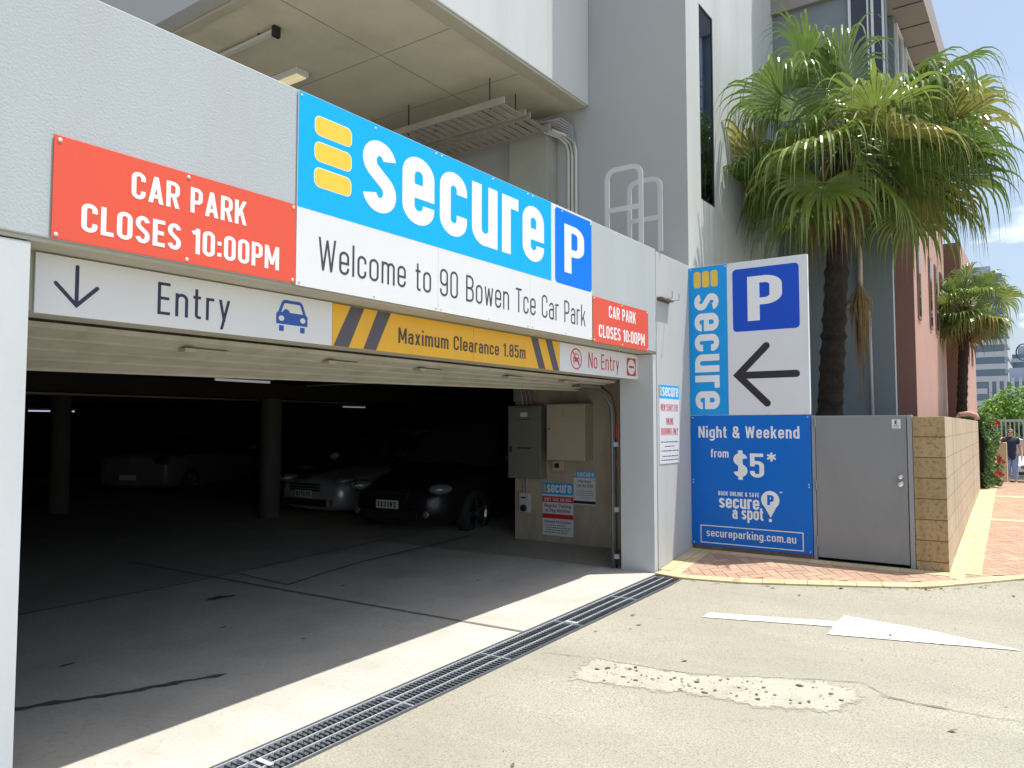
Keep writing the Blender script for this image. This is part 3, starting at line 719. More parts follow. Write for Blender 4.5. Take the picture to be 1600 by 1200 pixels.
poster('shorter poster inside the garage about after hours, with a black foot strip', INT, -1.392, -1.087, .590, .995, .078,
       [('text', 'After Hours', .2, .8, .66, .08, 'ink_grey'), ('text', 'Call Out $120', .15, .88, .53, .08, 'ink_grey'),
        fine(21, .15, .88, .40), fine(22, .1, .9, .34), fine(23, .1, .9, .28), fine(24, .3, .7, .21), ('band', '', .0, 1, .03, .085, 'ink_black')])

# ---------------------------------------------------------------- ground, driveway, garage floor
def seg(a, b, n): return [a + (b - a) * i / n for i in range(n + 1)]
TY0, TY1, TX0, TX1 = -.335, -.020, .40, 7.335
def grid_sheet(xs, ys, dz, skip=None):
    b = MB(); nx = len(xs)
    b.v = [(x, y, zg(x) + dz) for y in ys for x in xs]
    for j in range(len(ys) - 1):
        for i in range(nx - 1):
            if skip and skip((xs[i] + xs[i + 1]) / 2, (ys[j] + ys[j + 1]) / 2): continue
            b.f.append([j * nx + i, j * nx + i + 1, (j + 1) * nx + i + 1, (j + 1) * nx + i]); b.mi.append(0); b.tint.append((1, 1, 1))
    return b
gx = sorted(set([-400, -100, -30, -10, -3, TX0, 2, 4, 6, 7.0, TX1, 7.4, 7.6, 7.9, 8.1, 8.4, 9, 9.5, 11, 12, 15, 17, 19, 20, 22, 24, 28, 40, 60, 150, 400]))
gy = [-400, -60, -20, -8, -4, -2, -1, TY0, TY1, 1, 3, 8, 20, 60, 400]
grid_sheet(gx, gy, 0, lambda x, y: TX0 < x < TX1 and TY0 < y < TY1).build('ground', 'aggregate', kind='structure')
fx = [-6, -3, TX0, 2, 4, 6, 7.0, 7.335]
b = grid_sheet(fx, [TY1, .6, 3, 3.95], .004)
b2 = MB(); b2.poly([(7.335, .46, .016), (8.1, .46, .016), (8.1, 2.27, .016), (7.335, 2.27, .016)]); b2.poly([(7.335, 2.27, .016), (20, 2.27, .016), (20, 20, .016), (7.335, 20, .016)])
b.add(b2.v[:4], [(0, 1, 2, 3)]); b.add([(7.335, TY1, .016), (7.40, TY1, .016), (7.46, .12, .016), (7.46, .46, .016), (7.335, .46, .016)], [(0, 1, 2, 3, 4)])
b.build('garage_floor', 'slab', kind='structure')
b = grid_sheet(fx, [3.95, 8, 20.0], .004); b.add([(7.335, 2.27, .016), (20, 2.27, .016), (20, 20, .016), (7.335, 20, .016)], [(0, 1, 2, 3)]); b.build('garage_floor', 'slab_deep_shade', kind='structure')  # rear floor sheet, painted darker to steepen the light falloff inwards
def strip(mb, pts, w, dz, jag=0, sd=1):
    r_ = random.Random(sd)
    c = [Vector((x, y)) for x, y in pts]; out = []
    if jag:
        d = []
        for i in range(len(c) - 1):
            n_ = max(1, int((c[i + 1] - c[i]).length / .06))
            for k in range(n_): p = c[i].lerp(c[i + 1], k / n_); d.append(p + Vector((r_.uniform(-jag, jag), r_.uniform(-jag, jag))))
        d.append(c[-1]); c = d
    n = len(c); L, Rr = [], []
    for i, p in enumerate(c):
        t = (c[min(i + 1, n - 1)] - c[max(i - 1, 0)]).normalized(); q = Vector((-t.y, t.x)); ww = w if not jag else w * r_.uniform(.35, 1.3)
        if jag and i in (0, n - 1): ww = w * .05
        L.append(p + q * ww / 2); Rr.append(p - q * ww / 2)
    for i in range(n - 1): mb.poly([(p.x, p.y, zg(p.x) + dz) for p in (L[i], Rr[i], Rr[i + 1], L[i + 1])])
b = MB(); fz = .008
strip(b, [(4.80, 5.5), (4.87, 2.5), (4.955, -.02)], .036, fz); strip(b, [(1.6, 4.05), (4.6, 3.86), (8.05, 3.70)], .036, fz + .001)
strip(b, [(5.02, 2.90), (5.6, 3.02), (6.25, 3.13), (8.05, 2.9)], .05, fz + .002); strip(b, [(5.02, 2.9), (5.09, 3.8)], .026, fz + .003)
b.build('floor_joints', 'slab_joint', kind='structure')
b = MB(); strip(b, [(1.75, 1.80), (2.04, 1.62), (2.5, 1.36), (2.75, 1.25), (3.1, 1.10)], .06, fz + .001, .012, 4)
def blot(mb, x, y, rx, ry, dz, sd, n=18):
    r_ = random.Random(sd); mb.poly([(x + rx * k_ * math.cos(a), y + ry * k_ * math.sin(a), zg(x) + dz) for a, k_ in [(2 * PI * i / n, r_.uniform(.55, 1.15)) for i in range(n)]])
blot(b, 4.318, 3.03, .13, .07, fz, 3); blot(b, 4.42, 2.97, .06, .04, fz + .001, 5); blot(b, 3.75, 2.1, .03, .018, fz, 6)
blot(b, 5.3, 2.4, .03, .02, fz, 8); blot(b, 3.9, 1.3, .02, .015, fz, 10); blot(b, 6.2, 1.4, .03, .02, fz, 12); blot(b, 2.6, 2.2, .07, .02, fz, 19)
b.build('oil_stains', 'tar', kind='structure')
# cracks, worn patch and the painted arrow outside
CR = [(4.60, -.345), (4.699, -.758), (4.734, -1.127), (4.767, -1.472), (4.899, -1.74), (5.135, -2.229), (5.185, -2.387), (5.028, -2.573), (4.987, -2.81), (5.015, -3.115), (5.04, -3.5), (4.9, -5.5)]
b = MB(); strip(b, CR, .006, .006, .012, 2); strip(b, [(5.02, -2.50), (5.0, -2.9)], .010, .007, .008, 3)
b.build('driveway_crack', 'tar', kind='structure')
P0 = [(4.263, -.852), (4.45, -.80), (4.697, -.783), (4.74, -1.13), (4.76, -1.47), (4.88, -1.74), (5.03, -2.05), (5.09, -2.20), (5.06, -2.34), (4.94, -2.434), (4.78, -2.42), (4.60, -2.31), (4.50, -2.0), (4.45, -1.6), (4.36, -1.2)]
c = []
r_ = random.Random(11)
for i in range(len(P0)):
    p, q = Vector(P0[i]), Vector(P0[(i + 1) % len(P0)])
    for k in range(11):
        s_ = p.lerp(q, k / 11); w_ = noise.noise((s_.x * 9, s_.y * 9, 0)) * .05; c.append((s_.x + w_ + r_.uniform(-.012, .012), s_.y + w_ * .6 + r_.uniform(-.012, .012)))
b = MB(); n_ = len(c)
def off(k, d):
    p0, p1 = Vector(c[(k - 6) % n_]), Vector(c[(k + 6) % n_]); t_ = (p1 - p0).normalized(); q = Vector((t_.y, -t_.x)) * d
    return (c[k][0] + q.x, c[k][1] + q.y)
area = sum(c[i][0] * c[(i + 1) % n_][1] - c[(i + 1) % n_][0] * c[i][1] for i in range(n_)); sg = 1 if area > 0 else -1
ou = [off(k, .05 * sg) for k in range(n_)]; inn = [off(k, -.045 * sg) for k in range(n_)]
for k in range(n_):
    j = (k + 1) % n_; b.ct = [0.0, 0.0, .92, .92]; b.poly([(x, y, zg(x) + .004) for x, y in (ou[k], ou[j], inn[j], inn[k])])
b.ct = (.92, .92, .92); b.poly([(x, y, zg(x) + .0042) for x, y in inn])
b.build('worn_paint_patch', 'worn_edge', tint=True, kind='structure')
b = MB()
for k in range(150):
    i = rnd.random(); y = -.86 - 1.5 * i; xm = 4.47 + .36 * i; x = xm + rnd.uniform(-.17, .17)
    s_ = rnd.choice([.003, .004, .004, .005, .006, .008, .010, .016]); blot(b, x, y, s_, s_ * rnd.uniform(.7, 1.6), .0075 + k * .00003, 100 + k, 8)
b.build('paint_chips', 'chip', kind='structure')
b = MB()
def worn(mb, pts, dz, jag, sd):
    r_ = random.Random(sd); c = []
    for i in range(len(pts)):
        p, q = Vector(pts[i]), Vector(pts[(i + 1) % len(pts)]); n_ = max(2, int((q - p).length / .03))
        for k in range(n_): s_ = p.lerp(q, k / n_); c.append((s_.x + r_.uniform(-jag, jag), s_.y + r_.uniform(-jag, jag)))
    mb.poly([(x, y, zg(x) + dz) for x, y in c])
worn(b, [(6.100, -1.012), (6.263, -1.006), (6.405, -1.50), (6.547, -1.957), (6.38, -1.967), (6.24, -1.49)], .006, .004, 1)
worn(b, [(6.141, -1.972), (6.38, -1.967), (6.547, -1.957), (6.759, -1.971), (6.66, -2.58), (6.455, -3.193), (6.30, -2.6)], .0064, .004, 2)
b.build('painted_arrow', 'road_paint', kind='structure')

b = MB()
for k in range(190):
    if k < 120:
        i = rnd.randrange(0, 7); KK = [(7.36, -.05), (7.29, -.30), (7.37, -.85), (7.60, -1.68), (7.73, -2.1), (7.85, -2.45), (8.10, -2.80), (8.40, -3.18)]
        p = Vector(KK[i]).lerp(Vector(KK[i + 1]), rnd.random()); x, y = p.x - abs(rnd.gauss(.01, .05)), p.y - .01
    else: x, y = rnd.uniform(2, 8), rnd.uniform(-3.2, -.38)
    s_ = rnd.uniform(.003, .009) if k % 6 else rnd.uniform(.012, .02); a = rnd.uniform(0, 6.3); z = zg(x) + .007 + rnd.uniform(0, .004)
    b.cur = rnd.randrange(2); u_, v_ = Vector((math.cos(a), math.sin(a), rnd.uniform(-.3, .3))) * s_ * 1.6, Vector((-math.sin(a), math.cos(a), rnd.uniform(-.3, .3))) * s_ * .7
    c_ = Vector((x, y, z)); b.poly([c_ - u_, c_ + v_, c_ + u_, c_ - v_])
b.build('leaf_litter', ['deadleaf', 'plinth_brick'], kind='stuff')

# footpath: sand bed, yellow border courses, red herringbone
K = [(7.36, -.012), (7.30, -.298), (7.385, -.853), (7.619, -1.684), (7.747, -2.1), (7.868, -2.45), (8.122, -2.78), (8.423, -3.155), (9.2, -3.75), (10.2, -4.2), (13, -4.8), (30, -5.4), (60, -5.9)]
poly = K + [(60, -1.45), (36, -1.55), (17, -2.22), (8.46, -2.5), (8.46, -.004), (7.46, -.004)]
bm = bmesh.new()
f0 = bm.faces.new([bm.verts.new((x, y, 0)) for x, y in poly])
bmesh.ops.triangulate(bm, faces=[f0])
for x in (7.4, 7.9, 8.4, 9.5, 12, 15, 17, 20, 24, 28, 40):
    bmesh.ops.bisect_plane(bm, geom=bm.verts[:] + bm.edges[:] + bm.faces[:], plane_co=(x, 0, 0), plane_no=(1, 0, 0))
bmesh.ops.recalc_face_normals(bm, faces=bm.faces)
for v in bm.verts: v.co.z = zg(v.co.x) + .006
me = bpy.data.meshes.new('footpath'); bm.to_mesh(me); bm.free(); me.materials.append(M['sand'])
o = bpy.data.objects.new('footpath', me); C.objects.link(o); o['kind'] = 'structure'
def inside(x, y, pg):
    r = False; n = len(pg)
    for i in range(n):
        x0, y0 = pg[i]; x1, y1 = pg[(i + 1) % n]
        if (y0 > y) != (y1 > y) and x < (x1 - x0) * (y - y0) / (y1 - y0) + x0: r = not r
    return r
def paver(mb, pts, top, tint):
    mb.ct = tint; n = len(pts)
    up = [(x, y, zg(x) + top) for x, y in pts]; lo = [(x, y, zg(x) - .02) for x, y in pts]
    mb.add(up + lo, [tuple(range(n))] + [(i, i + n, (i + 1) % n + n, (i + 1) % n) for i in range(n)])
def shade(c, a=.14): k = 1 + rnd.uniform(-a, a); return tuple(x * k * (1 + rnd.uniform(-.03, .03)) for x in c)
YEL, RED = (.61, .495, .30), (.455, .305, .22)
def course(mb, pts, w, side, length, top, gap=.005, xmax=1e9, clip=True):
    c = [Vector(p) for p in pts]; acc = 0
    for i in range(len(c) - 1):
        d = c[i + 1] - c[i]; Ln = d.length; d.normalize(); q = Vector((-d.y, d.x)) * side
        m = max(1, round(Ln / length)); st_ = Ln / m
        for k in range(m):
            a = c[i] + d * (k * st_ + gap / 2); e = c[i] + d * ((k + 1) * st_ - gap / 2)
            if a.x > xmax: continue
            if clip and not all(inside(v_.x, v_.y, poly) for v_ in (a, e, e + q * w, a + q * w)): continue
            # follow the bend with the joint of the next segment
            paver(mb, [tuple(a), tuple(e), tuple(e + q * w), tuple(a + q * w)], top + (k % 2) * .0006, shade(YEL))
b = MB()
Kf = [(p.x, p.y) for p in fillet([(x, y, .6) for x, y in K[:10]])]
course(b, Kf, .125, 1, .205, .017, clip=False)
course(b, [(7.50, -.006), (8.39, -.006)], .125, -1, .205, .015); course(b, [(7.42, -.136), (8.39, -.136)], .115, -1, .205, .014)
course(b, [(8.385, -.255), (8.385, -2.58)], .115, -1, .205, .0155)
W0, W1 = (8.4, -2.575), (17.0, -2.285)
course(b, [(8.20, -2.59), W0, W1, (36, -1.62)], .125, -1, .205, .0145, xmax=34)
course(b, [(8.10, -2.72), (8.4, -2.705), (17, -2.415), (36, -1.75)], .125, -1, .205, .0140, xmax=34)
for xx in (12.3, 15.6, 20.0, 26.0): course(b, [(xx, -2.6), (xx + .1, -4.9)], .22, 1, .205, .0158)
b.build('paver_border', 'paver_yellow', tint=True, kind='structure')
b = MB(); S_ = .1; ca, sa = math.cos(R(38)), math.sin(R(38)); org = (8.0, -1.5)
for a in range(-260, 300):
    for c_ in range(-75, 75):
        # horizontal brick at (a + 4c', a) pattern: rows shift by one cell; period 4
        x, y = a + 4 * c_, a
        for (qx, qy, w, h) in ((x, y, 2, 1), (x + 2, y - 1 + 0, 1, 2)):
            cx_, cy_ = (qx + w / 2) * S_, (qy + h / 2) * S_
            X, Y = org[0] + cx_ * ca - cy_ * sa, org[1] + cx_ * sa + cy_ * ca
            if X < 7.2 or X > 33 or Y > 0 or Y < -5.2 or (X > 11 and Y < -3.6): continue
            if not inside(X, Y, poly): continue
            g = .0028
            pts = []
            for px, py in ((qx * S_ + g, qy * S_ + g), ((qx + w) * S_ - g, qy * S_ + g), ((qx + w) * S_ - g, (qy + h) * S_ - g), (qx * S_ + g, (qy + h) * S_ - g)):
                pts.append((org[0] + px * ca - py * sa, org[1] + px * sa + py * ca))
            if not all(inside(px, py, poly) for px, py in pts): continue
            paver(b, pts, .0115 + rnd.uniform(-.0007, .0007), shade(RED, .16))
b.build('paver_field', 'paver_red', tint=True, kind='structure')

# trench drain and its grates
SL = math.atan(.0217)
t = thing('drain_channel', 'steel edged drainage channel in the ground across the garage entry', 'drain', (TX0, (TY0 + TY1) / 2, zg(TX0)))
b = MB()
def sl_box(mb, x0, x1, y0, y1, d0, d1):
    v = [(x, y, zg(x) + d) for d in (d0, d1) for x, y in ((x0, y0), (x1, y0), (x1, y1), (x0, y1))]
    mb.add(v, [(0, 3, 2, 1), (4, 5, 6, 7), (0, 1, 5, 4), (1, 2, 6, 5), (2, 3, 7, 6), (3, 0, 4, 7)])
sl_box(b, TX0, TX1, TY0, TY1, -.22, -.20); sl_box(b, TX0, TX1, TY0 - .01, TY0 - .0005, -.2, -.02); sl_box(b, TX0, TX1, TY1 + .0005, TY1 + .01, -.2, -.02)
sl_box(b, TX0 - .01, TX0, TY0, TY1, -.2, -.02); sl_box(b, TX1 + .0005, TX1 + .01, TY0, TY1, -.2, -.02)
b.build('trench', 'trench', t)
b = MB(); sl_box(b, TX0, TX1, TY0, TY0 + .010, -.05, .008); sl_box(b, TX0, TX1, TY1 - .010, TY1, -.05, .008); sl_box(b, TX1 - .008, TX1, TY0 + .0105, TY1 - .0105, -.05, .007)
b.build('edge_angle', 'galv', t)
GL = .984; gw0, gw1 = TY0 + .014, TY1 - .014
g0 = thing('drain_grate', 'x', 'grate', (0, 0, 0), 0, 'drain grates laid end to end along the entry')
b = MB(); wy = gw1 - gw0
for k in range(4): y = k * (wy - .006) / 3; b.box(.0, GL, y - .0015, y + .0075, -.034, .0045)
b.box(0, .005, .0065, wy - .0065, -.034, .003); b.box(GL - .005, GL, .0065, wy - .0065, -.034, .003)
b.build('frame', 'galv_light', g0, local=True)
b = MB(); n_ = 27
for k in range(1, n_): x = k * GL / n_; b.box(x - .0036, x + .0036, .0062, wy - .0062, -.010, .000)
b.build('cross_bars', 'galv', g0, local=True)
names = ['drain grate farthest from the camera, touching the curved paving', 'second drain grate from the curved paving end', 'third drain grate from the curved paving end, with a bright clip at its near end',
         'fourth drain grate from the curved paving end, in the middle of the run', 'fifth drain grate from the curved paving end', 'drain grate cut by the bottom edge of the photo']
for k in range(6):
    g = g0 if k == 0 else copy_tree(g0)
    x = TX1 - .009 - (k + 1) * (GL + .003)
    g.location = (x, gw0, zg(x) + .004); g.rotation_euler = (0, -SL, 0); g['label'] = names[k]
for x, nm in ((5.375, 'bright steel clip at the seam between two grates, farther from the camera'), (2.43, 'bright steel clip at the seam between two grates, nearer the camera')):
    b = MB(); sl_box(b, x - .014, x + .014, -.25, -.14, .0095, .0135); sl_box(b, x - .006, x + .006, -.205, -.19, .0136, .018)
    tag(b.build('grate_clip', 'rail_white', bevel=.001), nm, 'clip', 'grate clips')

# ---------------------------------------------------------------- the car park building
bd = thing('car_park_building', 'pale grey rendered car park with wide open garage entry and overhanging upper storey', 'building', (4.5, 1, 0))
def part(nm, m, fn, bevel=0, par=None, smooth=False):
    b = MB(); fn(b); return b.build(nm, m, par or bd, bevel=bevel, smooth=smooth)
part('parapet_wall', 'render', lambda b: b.box(-6, 7.478, 0, .198, 2.332, 3.440), bevel=.006)
part('beam_soffit', 'soffit_trim', lambda b: (b.box(-6, 7.46, .012, .199, 2.314, 2.331), b.box(-6, 8.1, .202, .44, 2.05, 3.0)))
part('corner_wall', 'smooth_render', lambda b: b.box(7.484, 8.398, .0, .20, -.1, 3.420), bevel=.004)
part('pillar', 'pillar_paint', lambda b: b.box(-6, 1.390, .010, .44, -.3, 2.306), bevel=.004)
part('pillar', 'pillar_paint', lambda b: b.box(7.408, 7.60, .010, .40, -.1, 2.305), bevel=.004)
part('pillar_cap', 'slab_joint', lambda b: b.box(7.41, 7.482, .03, .30, 2.306, 2.313))
part('deck', 'deck_concrete', lambda b: b.box(-6, 8.398, .20, 16, 2.30, 2.46))
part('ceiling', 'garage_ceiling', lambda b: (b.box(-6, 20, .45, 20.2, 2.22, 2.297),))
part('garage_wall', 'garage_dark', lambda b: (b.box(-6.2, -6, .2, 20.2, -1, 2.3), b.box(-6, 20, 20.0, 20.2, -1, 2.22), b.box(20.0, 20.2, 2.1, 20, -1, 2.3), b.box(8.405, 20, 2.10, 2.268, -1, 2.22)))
part('pier', 'pier_concrete', lambda b: b.box(8.1, 8.40, .45, 2.272, -.2, 2.20), bevel=.004)
part('pier_joint', 'slab_joint', lambda b: b.box(8.094, 8.10, .55, .556, 0.02, 2.1))
part('inner_jamb', 'pier_concrete', lambda b: b.box(7.603, 8.1, .30, .448, -.2, 2.05))
for x, y in ((7.905, 7.0), (6.55, 11.2), (13.5, 9.0), (1.0, 10.5)):
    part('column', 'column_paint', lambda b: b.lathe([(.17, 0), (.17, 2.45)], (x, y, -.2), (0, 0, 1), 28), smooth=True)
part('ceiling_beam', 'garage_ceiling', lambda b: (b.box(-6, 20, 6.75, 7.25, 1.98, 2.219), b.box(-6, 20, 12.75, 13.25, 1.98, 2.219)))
# upper storey
part('upper_slab', 'soffit', lambda b: b.box(4.274, 8.398, 1.46, 14, 5.665, 5.85))
part('upper_wall', 'wing_white', lambda b: b.box(4.274, 8.398, 1.32, 1.458, 5.662, 13), bevel=.01)
part('soffit_lip', 'soffit_trim', lambda b: (b.box(4.40, 8.36, 1.335, 1.50, 5.630, 5.661), b.box(4.276, 4.38, 1.335, 14, 5.632, 5.663)), bevel=.008)
part('side_fascia', 'wing_grey', lambda b: b.box(4.10, 4.272, 1.32, 14, 5.66, 13))
part('soffit_joint', 'soffit_line', lambda b: [b.box(x, x + .006, 1.55, 13, 5.6615, 5.6645) for x in (5.9, 7.15)] + [b.box(4.45, 8.35, y, y + .006, 5.6605, 5.6635) for y in (2.55, 4.1)])
part('back_wall', 'deck_dark', lambda b: (b.box(-6, 8.398, 9.5, 9.7, 2.46, 5.66),))
part('far_upright', 'deck_dark', lambda b: b.box(7.2, 8.3, 6.2, 6.4, 2.46, 5.66))
part('box_column', 'column_green', lambda b: (b.box(8.15, 8.395, 1.80, 2.40, 2.46, 5.40),), bevel=.006)
part('column_cap', 'tray', lambda b: b.box(8.13, 8.396, 1.78, 2.42, 5.401, 5.43))
# wing
def wing(b):
    b.poly([(8.4, 0, 2.2), (8.4, 14, 2.2), (8.4, 14, 13), (8.4, 0, 13)][::-1])
part('wing_side', 'wing_grey', wing)
def wf(b):
    x0, x1, z0, z1 = 8.825, 9.30, 4.32, 6.79
    b.box(8.402, x0, 0, .3, -.2, 13); b.box(x1, 11.99, 0, .3, -.2, 13); b.box(x0, x1, 0, .3, -.2, z0); b.box(x0, x1, 0, .3, z1, 13)
part('wing_front', 'wing_white', wf)
part('sign_plinth', 'plinth_brick', lambda b: b.box(8.412, 8.52, -1.33, -.002, -.1, .192))
part('wall_joint', 'wing_grey', lambda b: b.box(8.822, 8.826, -.002, .0, .2, 4.32))
w_ = part('window', 'trim_black', lambda b: (b.box(8.826, 8.85, .005, .07, 4.321, 6.789), b.box(9.275, 9.299, .005, .07, 4.321, 6.789), b.box(8.85, 9.275, .005, .07, 4.321, 4.345), b.box(8.85, 9.275, .005, .07, 6.765, 6.789)))
part('glass', 'glass_dark', lambda b: b.box(8.85, 9.275, .012, .018, 4.345, 6.765), par=w_)
part('wing_return', 'wing_blue', lambda b: b.box(12.0, 12.12, -1.62, .3, -.2, 14))
part('recess_wall', 'wing_blue', lambda b: b.box(12.125, 14.0, -.9, -.7, -.2, 14))

# tower behind the palm (upper storeys beyond the wing)
tw = thing('office_block', 'tall office block with a deep grey overhanging roof and white window mullions behind the palm', 'building', (16, -1, 0))
def part_t(nm, m, fn, par=None): b = MB(); fn(b); return b.build(nm, m, par or tw)
part_t('wall', 'wing_blue', lambda b: b.box(13.002, 20.0, -1.58, 6, 5.9, 8.0))
part_t('roof', 'louvre', lambda b: b.box(11.9, 20.3, -2.03, 7, 8.02, 8.5))
part_t('roof_seam', 'joint_dark', lambda b: [b.box(x, x + .02, -2.02, -1.6, 8.012, 8.018) for x in [12.8 + .75 * k for k in range(10)]])
for x, w in ((13.05, .55), (14.0, .9), (15.4, .9), (16.8, .9), (18.2, .9)):
    f = part_t('window', 'mullion', lambda b: (b.box(x, x + .05, -1.63, -1.582, 6.0, 7.9), b.box(x + w, x + w + .05, -1.63, -1.582, 6.0, 7.9), b.box(x + .05, x + w, -1.625, -1.584, 7.85, 7.9)))
    part_t('pane', 'window_dark', lambda b: b.box(x + .05, x + w, -1.60, -1.585, 6.0, 7.85), f)
for y0, y1 in ((-1.16, -1.40), (-1.47, -1.60)):
    f = part_t('side_window', 'mullion', lambda b: (b.box(11.93, 11.998, y0, y0 + .035, 5.6, 10), b.box(11.93, 11.998, y1 - .0, y1 + .02, 5.6, 10)))
    part_t('pane', 'window_dark', lambda b: b.box(11.97, 11.998, y1 + .021, y0 - .001, 5.6, 10), f)

# pink buildings
pk = thing('pink_building', 'salmon pink rendered wall with narrow slot windows, nearest beyond the grey wing', 'building', (16, -1, 0))
b = MB(); b.box(14.0, 18.6, -1.638, 5, -.2, 5.85); b.build('wall', 'pink_wall', pk)
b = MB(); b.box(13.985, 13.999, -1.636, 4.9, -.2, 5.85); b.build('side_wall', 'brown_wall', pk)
for x in (14.35, 15.9, 16.8, 17.7):
    b = MB(); b.box(x, x + .34, -1.66, -1.6385, 3.35, 4.7); f = b.build('window', 'brown_wall', pk)
    b = MB(); b.box(x + .05, x + .29, -1.668, -1.6605, 3.42, 4.65); b.build('pane', 'window_dark', f)
pk = thing('pink_building', 'second salmon pink wall, smaller and farther off behind the small palm', 'building', (21, -1, 0))
b = MB(); b.box(19.3, 22.7, -1.90, 5, -.2, 5.6); b.build('wall', 'pink_wall', pk)
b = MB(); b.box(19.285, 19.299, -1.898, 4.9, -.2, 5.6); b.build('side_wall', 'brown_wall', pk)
for x in (20.2, 21.4):
    b = MB(); b.box(x, x + .3, -1.92, -1.901, 3.0, 4.2); b.build('window', 'brown_wall', pk)
b = MB(); b.box(18.6, 19.28, -.8, -.6, -.2, 5.5)
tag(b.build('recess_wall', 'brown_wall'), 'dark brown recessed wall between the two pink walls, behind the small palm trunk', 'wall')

# ---------------------------------------------------------------- fittings at the entry
t = thing('roller_door', 'cream ribbed overhead garage door, raised flat under the entry signs', 'garage door', (4.4, .3, 2.0))
def door_pt(x, y): return 2.034 - (y - .45) * (.37 - .23 * (x - 1.44) / 6.0)
b = MB()
xs_ = [1.44, 3.0, 4.5, 6.0, 7.42]; yy = .445
for k in range(4):
    y0 = .445 + k * .118; y1 = y0 + .116
    for i in range(4):
        xa, xb = xs_[i], xs_[i + 1]
        q = [(xa, y0, door_pt(xa, y0)), (xb, y0, door_pt(xb, y0)), (xb, y0 + .03, door_pt(xb, y0) - .024), (xa, y0 + .03, door_pt(xa, y0) - .024)]
        b.poly(q); b.poly([q[3], q[2], (xb, y1, door_pt(xb, y1) - .022 + .006), (xa, y1, door_pt(xa, y1) - .022 + .006)])
    for i in range(4):
        xa, xb = xs_[i], xs_[i + 1]
        b.poly([(xa, y0, door_pt(xa, y0) + .045), (xa, y1, door_pt(xa, y1) + .045), (xb, y1, door_pt(xb, y1) + .045), (xb, y0, door_pt(xb, y0) + .045)])
b.build('curtain', 'door_cream', t)
b = MB(); y = .920
for i in range(4): xa, xb = xs_[i], xs_[i + 1]; b.prism([(xa, y, door_pt(xa, y) - .03), (xb, y, door_pt(xb, y) - .03), (xb, y, door_pt(xb, y) + .045), (xa, y, door_pt(xa, y) + .045)], (0, .03, 0))
b.build('bottom_rail', 'door_cream', t, bevel=.004)
for x in (2.42, 3.45, 4.35, 5.5, 6.45):
    z = door_pt(x, .53)
    b = MB(); b.box(x - .035, x + .035, .50, .57, z - .048, z - .026); b.box(x + .036, x + .26, .525, .555, z - .034, z - .024)
    b.build('bracket', 'door_cream', t, bevel=.003)
b = MB(); b.box(6.9, 7.35, .60, .70, 1.955, 1.985); b.build('end_bracket', 'door_dark', t)
b = MB(); b.tube([(7.39, .49, .0), (7.39, .49, 1.55), (7.385, .50, 1.75), (7.37, .56, 1.88), (7.34, .68, 1.95), (7.30, .9, 1.965), (7.28, 1.4, 1.97)], .016, 8); b.build('guide_rail', 'galv', t, smooth=True)
b = MB()
for z in (.12, .62, 1.32): b.box(7.395, 7.431, .43, .50, z, z + .05)
b.build('rail_clamp', 'galv_light', t)
b = MB(); b.tube([(7.425, .46, .02), (7.425, .46, 1.7), (7.41, .5, 1.88), (7.36, .62, 1.99)], .010, 8); b.build('cable', 'trim_black', t, smooth=True)
b = MB()
for z in (1.42, 1.12): b.box(7.415, 7.431, .44, .455, z, z + .13 if z > 1.3 else z + .04)
b.build('red_marker', 'red_tag', t)
# cabinets on the pier (face at x=8.1, proud towards -x)
t = thing('electrical_cabinet', 'tall dark green grey electrical cabinet on the concrete pier, left of the beige one', 'cabinet', (8.1, 2.03, .885))
b = MB(); b.box(7.965, 8.098, 1.785, 2.285, .885, 1.80); b.build('case', 'cab_green', t, bevel=.004)
b = MB(); b.box(7.953, 7.9645, 1.805, 2.265, .905, 1.78); b.build('door', 'cab_green', t, bevel=.002)
b = MB(); b.box(7.947, 7.9525, 1.98, 2.08, 1.66, 1.715); b.build('nameplate', 'sign_white', t)
b = MB(); b.box(7.946, 7.9525, 2.22, 2.25, 1.21, 1.29); b.build('lock', 'trim_black', t)
b = MB(); b.box(7.948, 7.9525, 1.93, 2.13, 1.26, 1.275); b.box(7.948, 7.9525, 1.93, 2.13, 1.625, 1.632); b.build('label_strip', 'trim_black', t)
t = thing('electrical_cabinet', 'shorter beige electrical cabinet on the concrete pier, right of the dark green grey one', 'cabinet', (8.1, 1.38, 1.13))
b = MB(); b.box(7.895, 8.098, 1.115, 1.655, 1.130, 1.815); b.build('case', 'cab_beige', t, bevel=.004)
b = MB(); b.box(7.884, 7.8945, 1.128, 1.642, 1.143, 1.802); b.build('door', 'cab_beige', t, bevel=.002)
b = MB(); b.box(7.878, 7.8835, 1.60, 1.625, 1.50, 1.52); b.build('latch', 'cab_green', t)
b = MB(); b.box(7.880, 7.8835, 1.35, 1.43, 1.66, 1.663); b.box(7.880, 7.8835, 1.35, 1.43, 1.74, 1.743); b.box(7.880, 7.8835, 1.41, 1.413, 1.664, 1.739); b.build('embossed_mark', 'cab_green', t)
t = thing('switch_box', 'small cream switch box with dark window, under the beige cabinet', 'switch box', (8.1, 1.55, .99))
b = MB(); b.box(8.03, 8.098, 1.50, 1.66, .985, 1.118); b.build('case', 'cab_beige', t, bevel=.006)
b = MB(); b.box(8.02, 8.0295, 1.56, 1.62, 1.03, 1.085); b.build('window', 'trim_black', t)
t = thing('power_outlet', 'grey isolator and socket low on the pier, below the green grey cabinet', 'socket', (8.1, 2.1, .45))
b = MB(); b.box(8.04, 8.098, 2.02, 2.17, .45, .70); b.build('case', 'pvc', t, bevel=.006)
b = MB(); b.lathe([(0, .022), (.042, .022), (.046, 0)], (8.04, 2.095, .505), (-1, 0, 0), 20); b.build('socket_ring', 'trim_black', t, smooth=True)
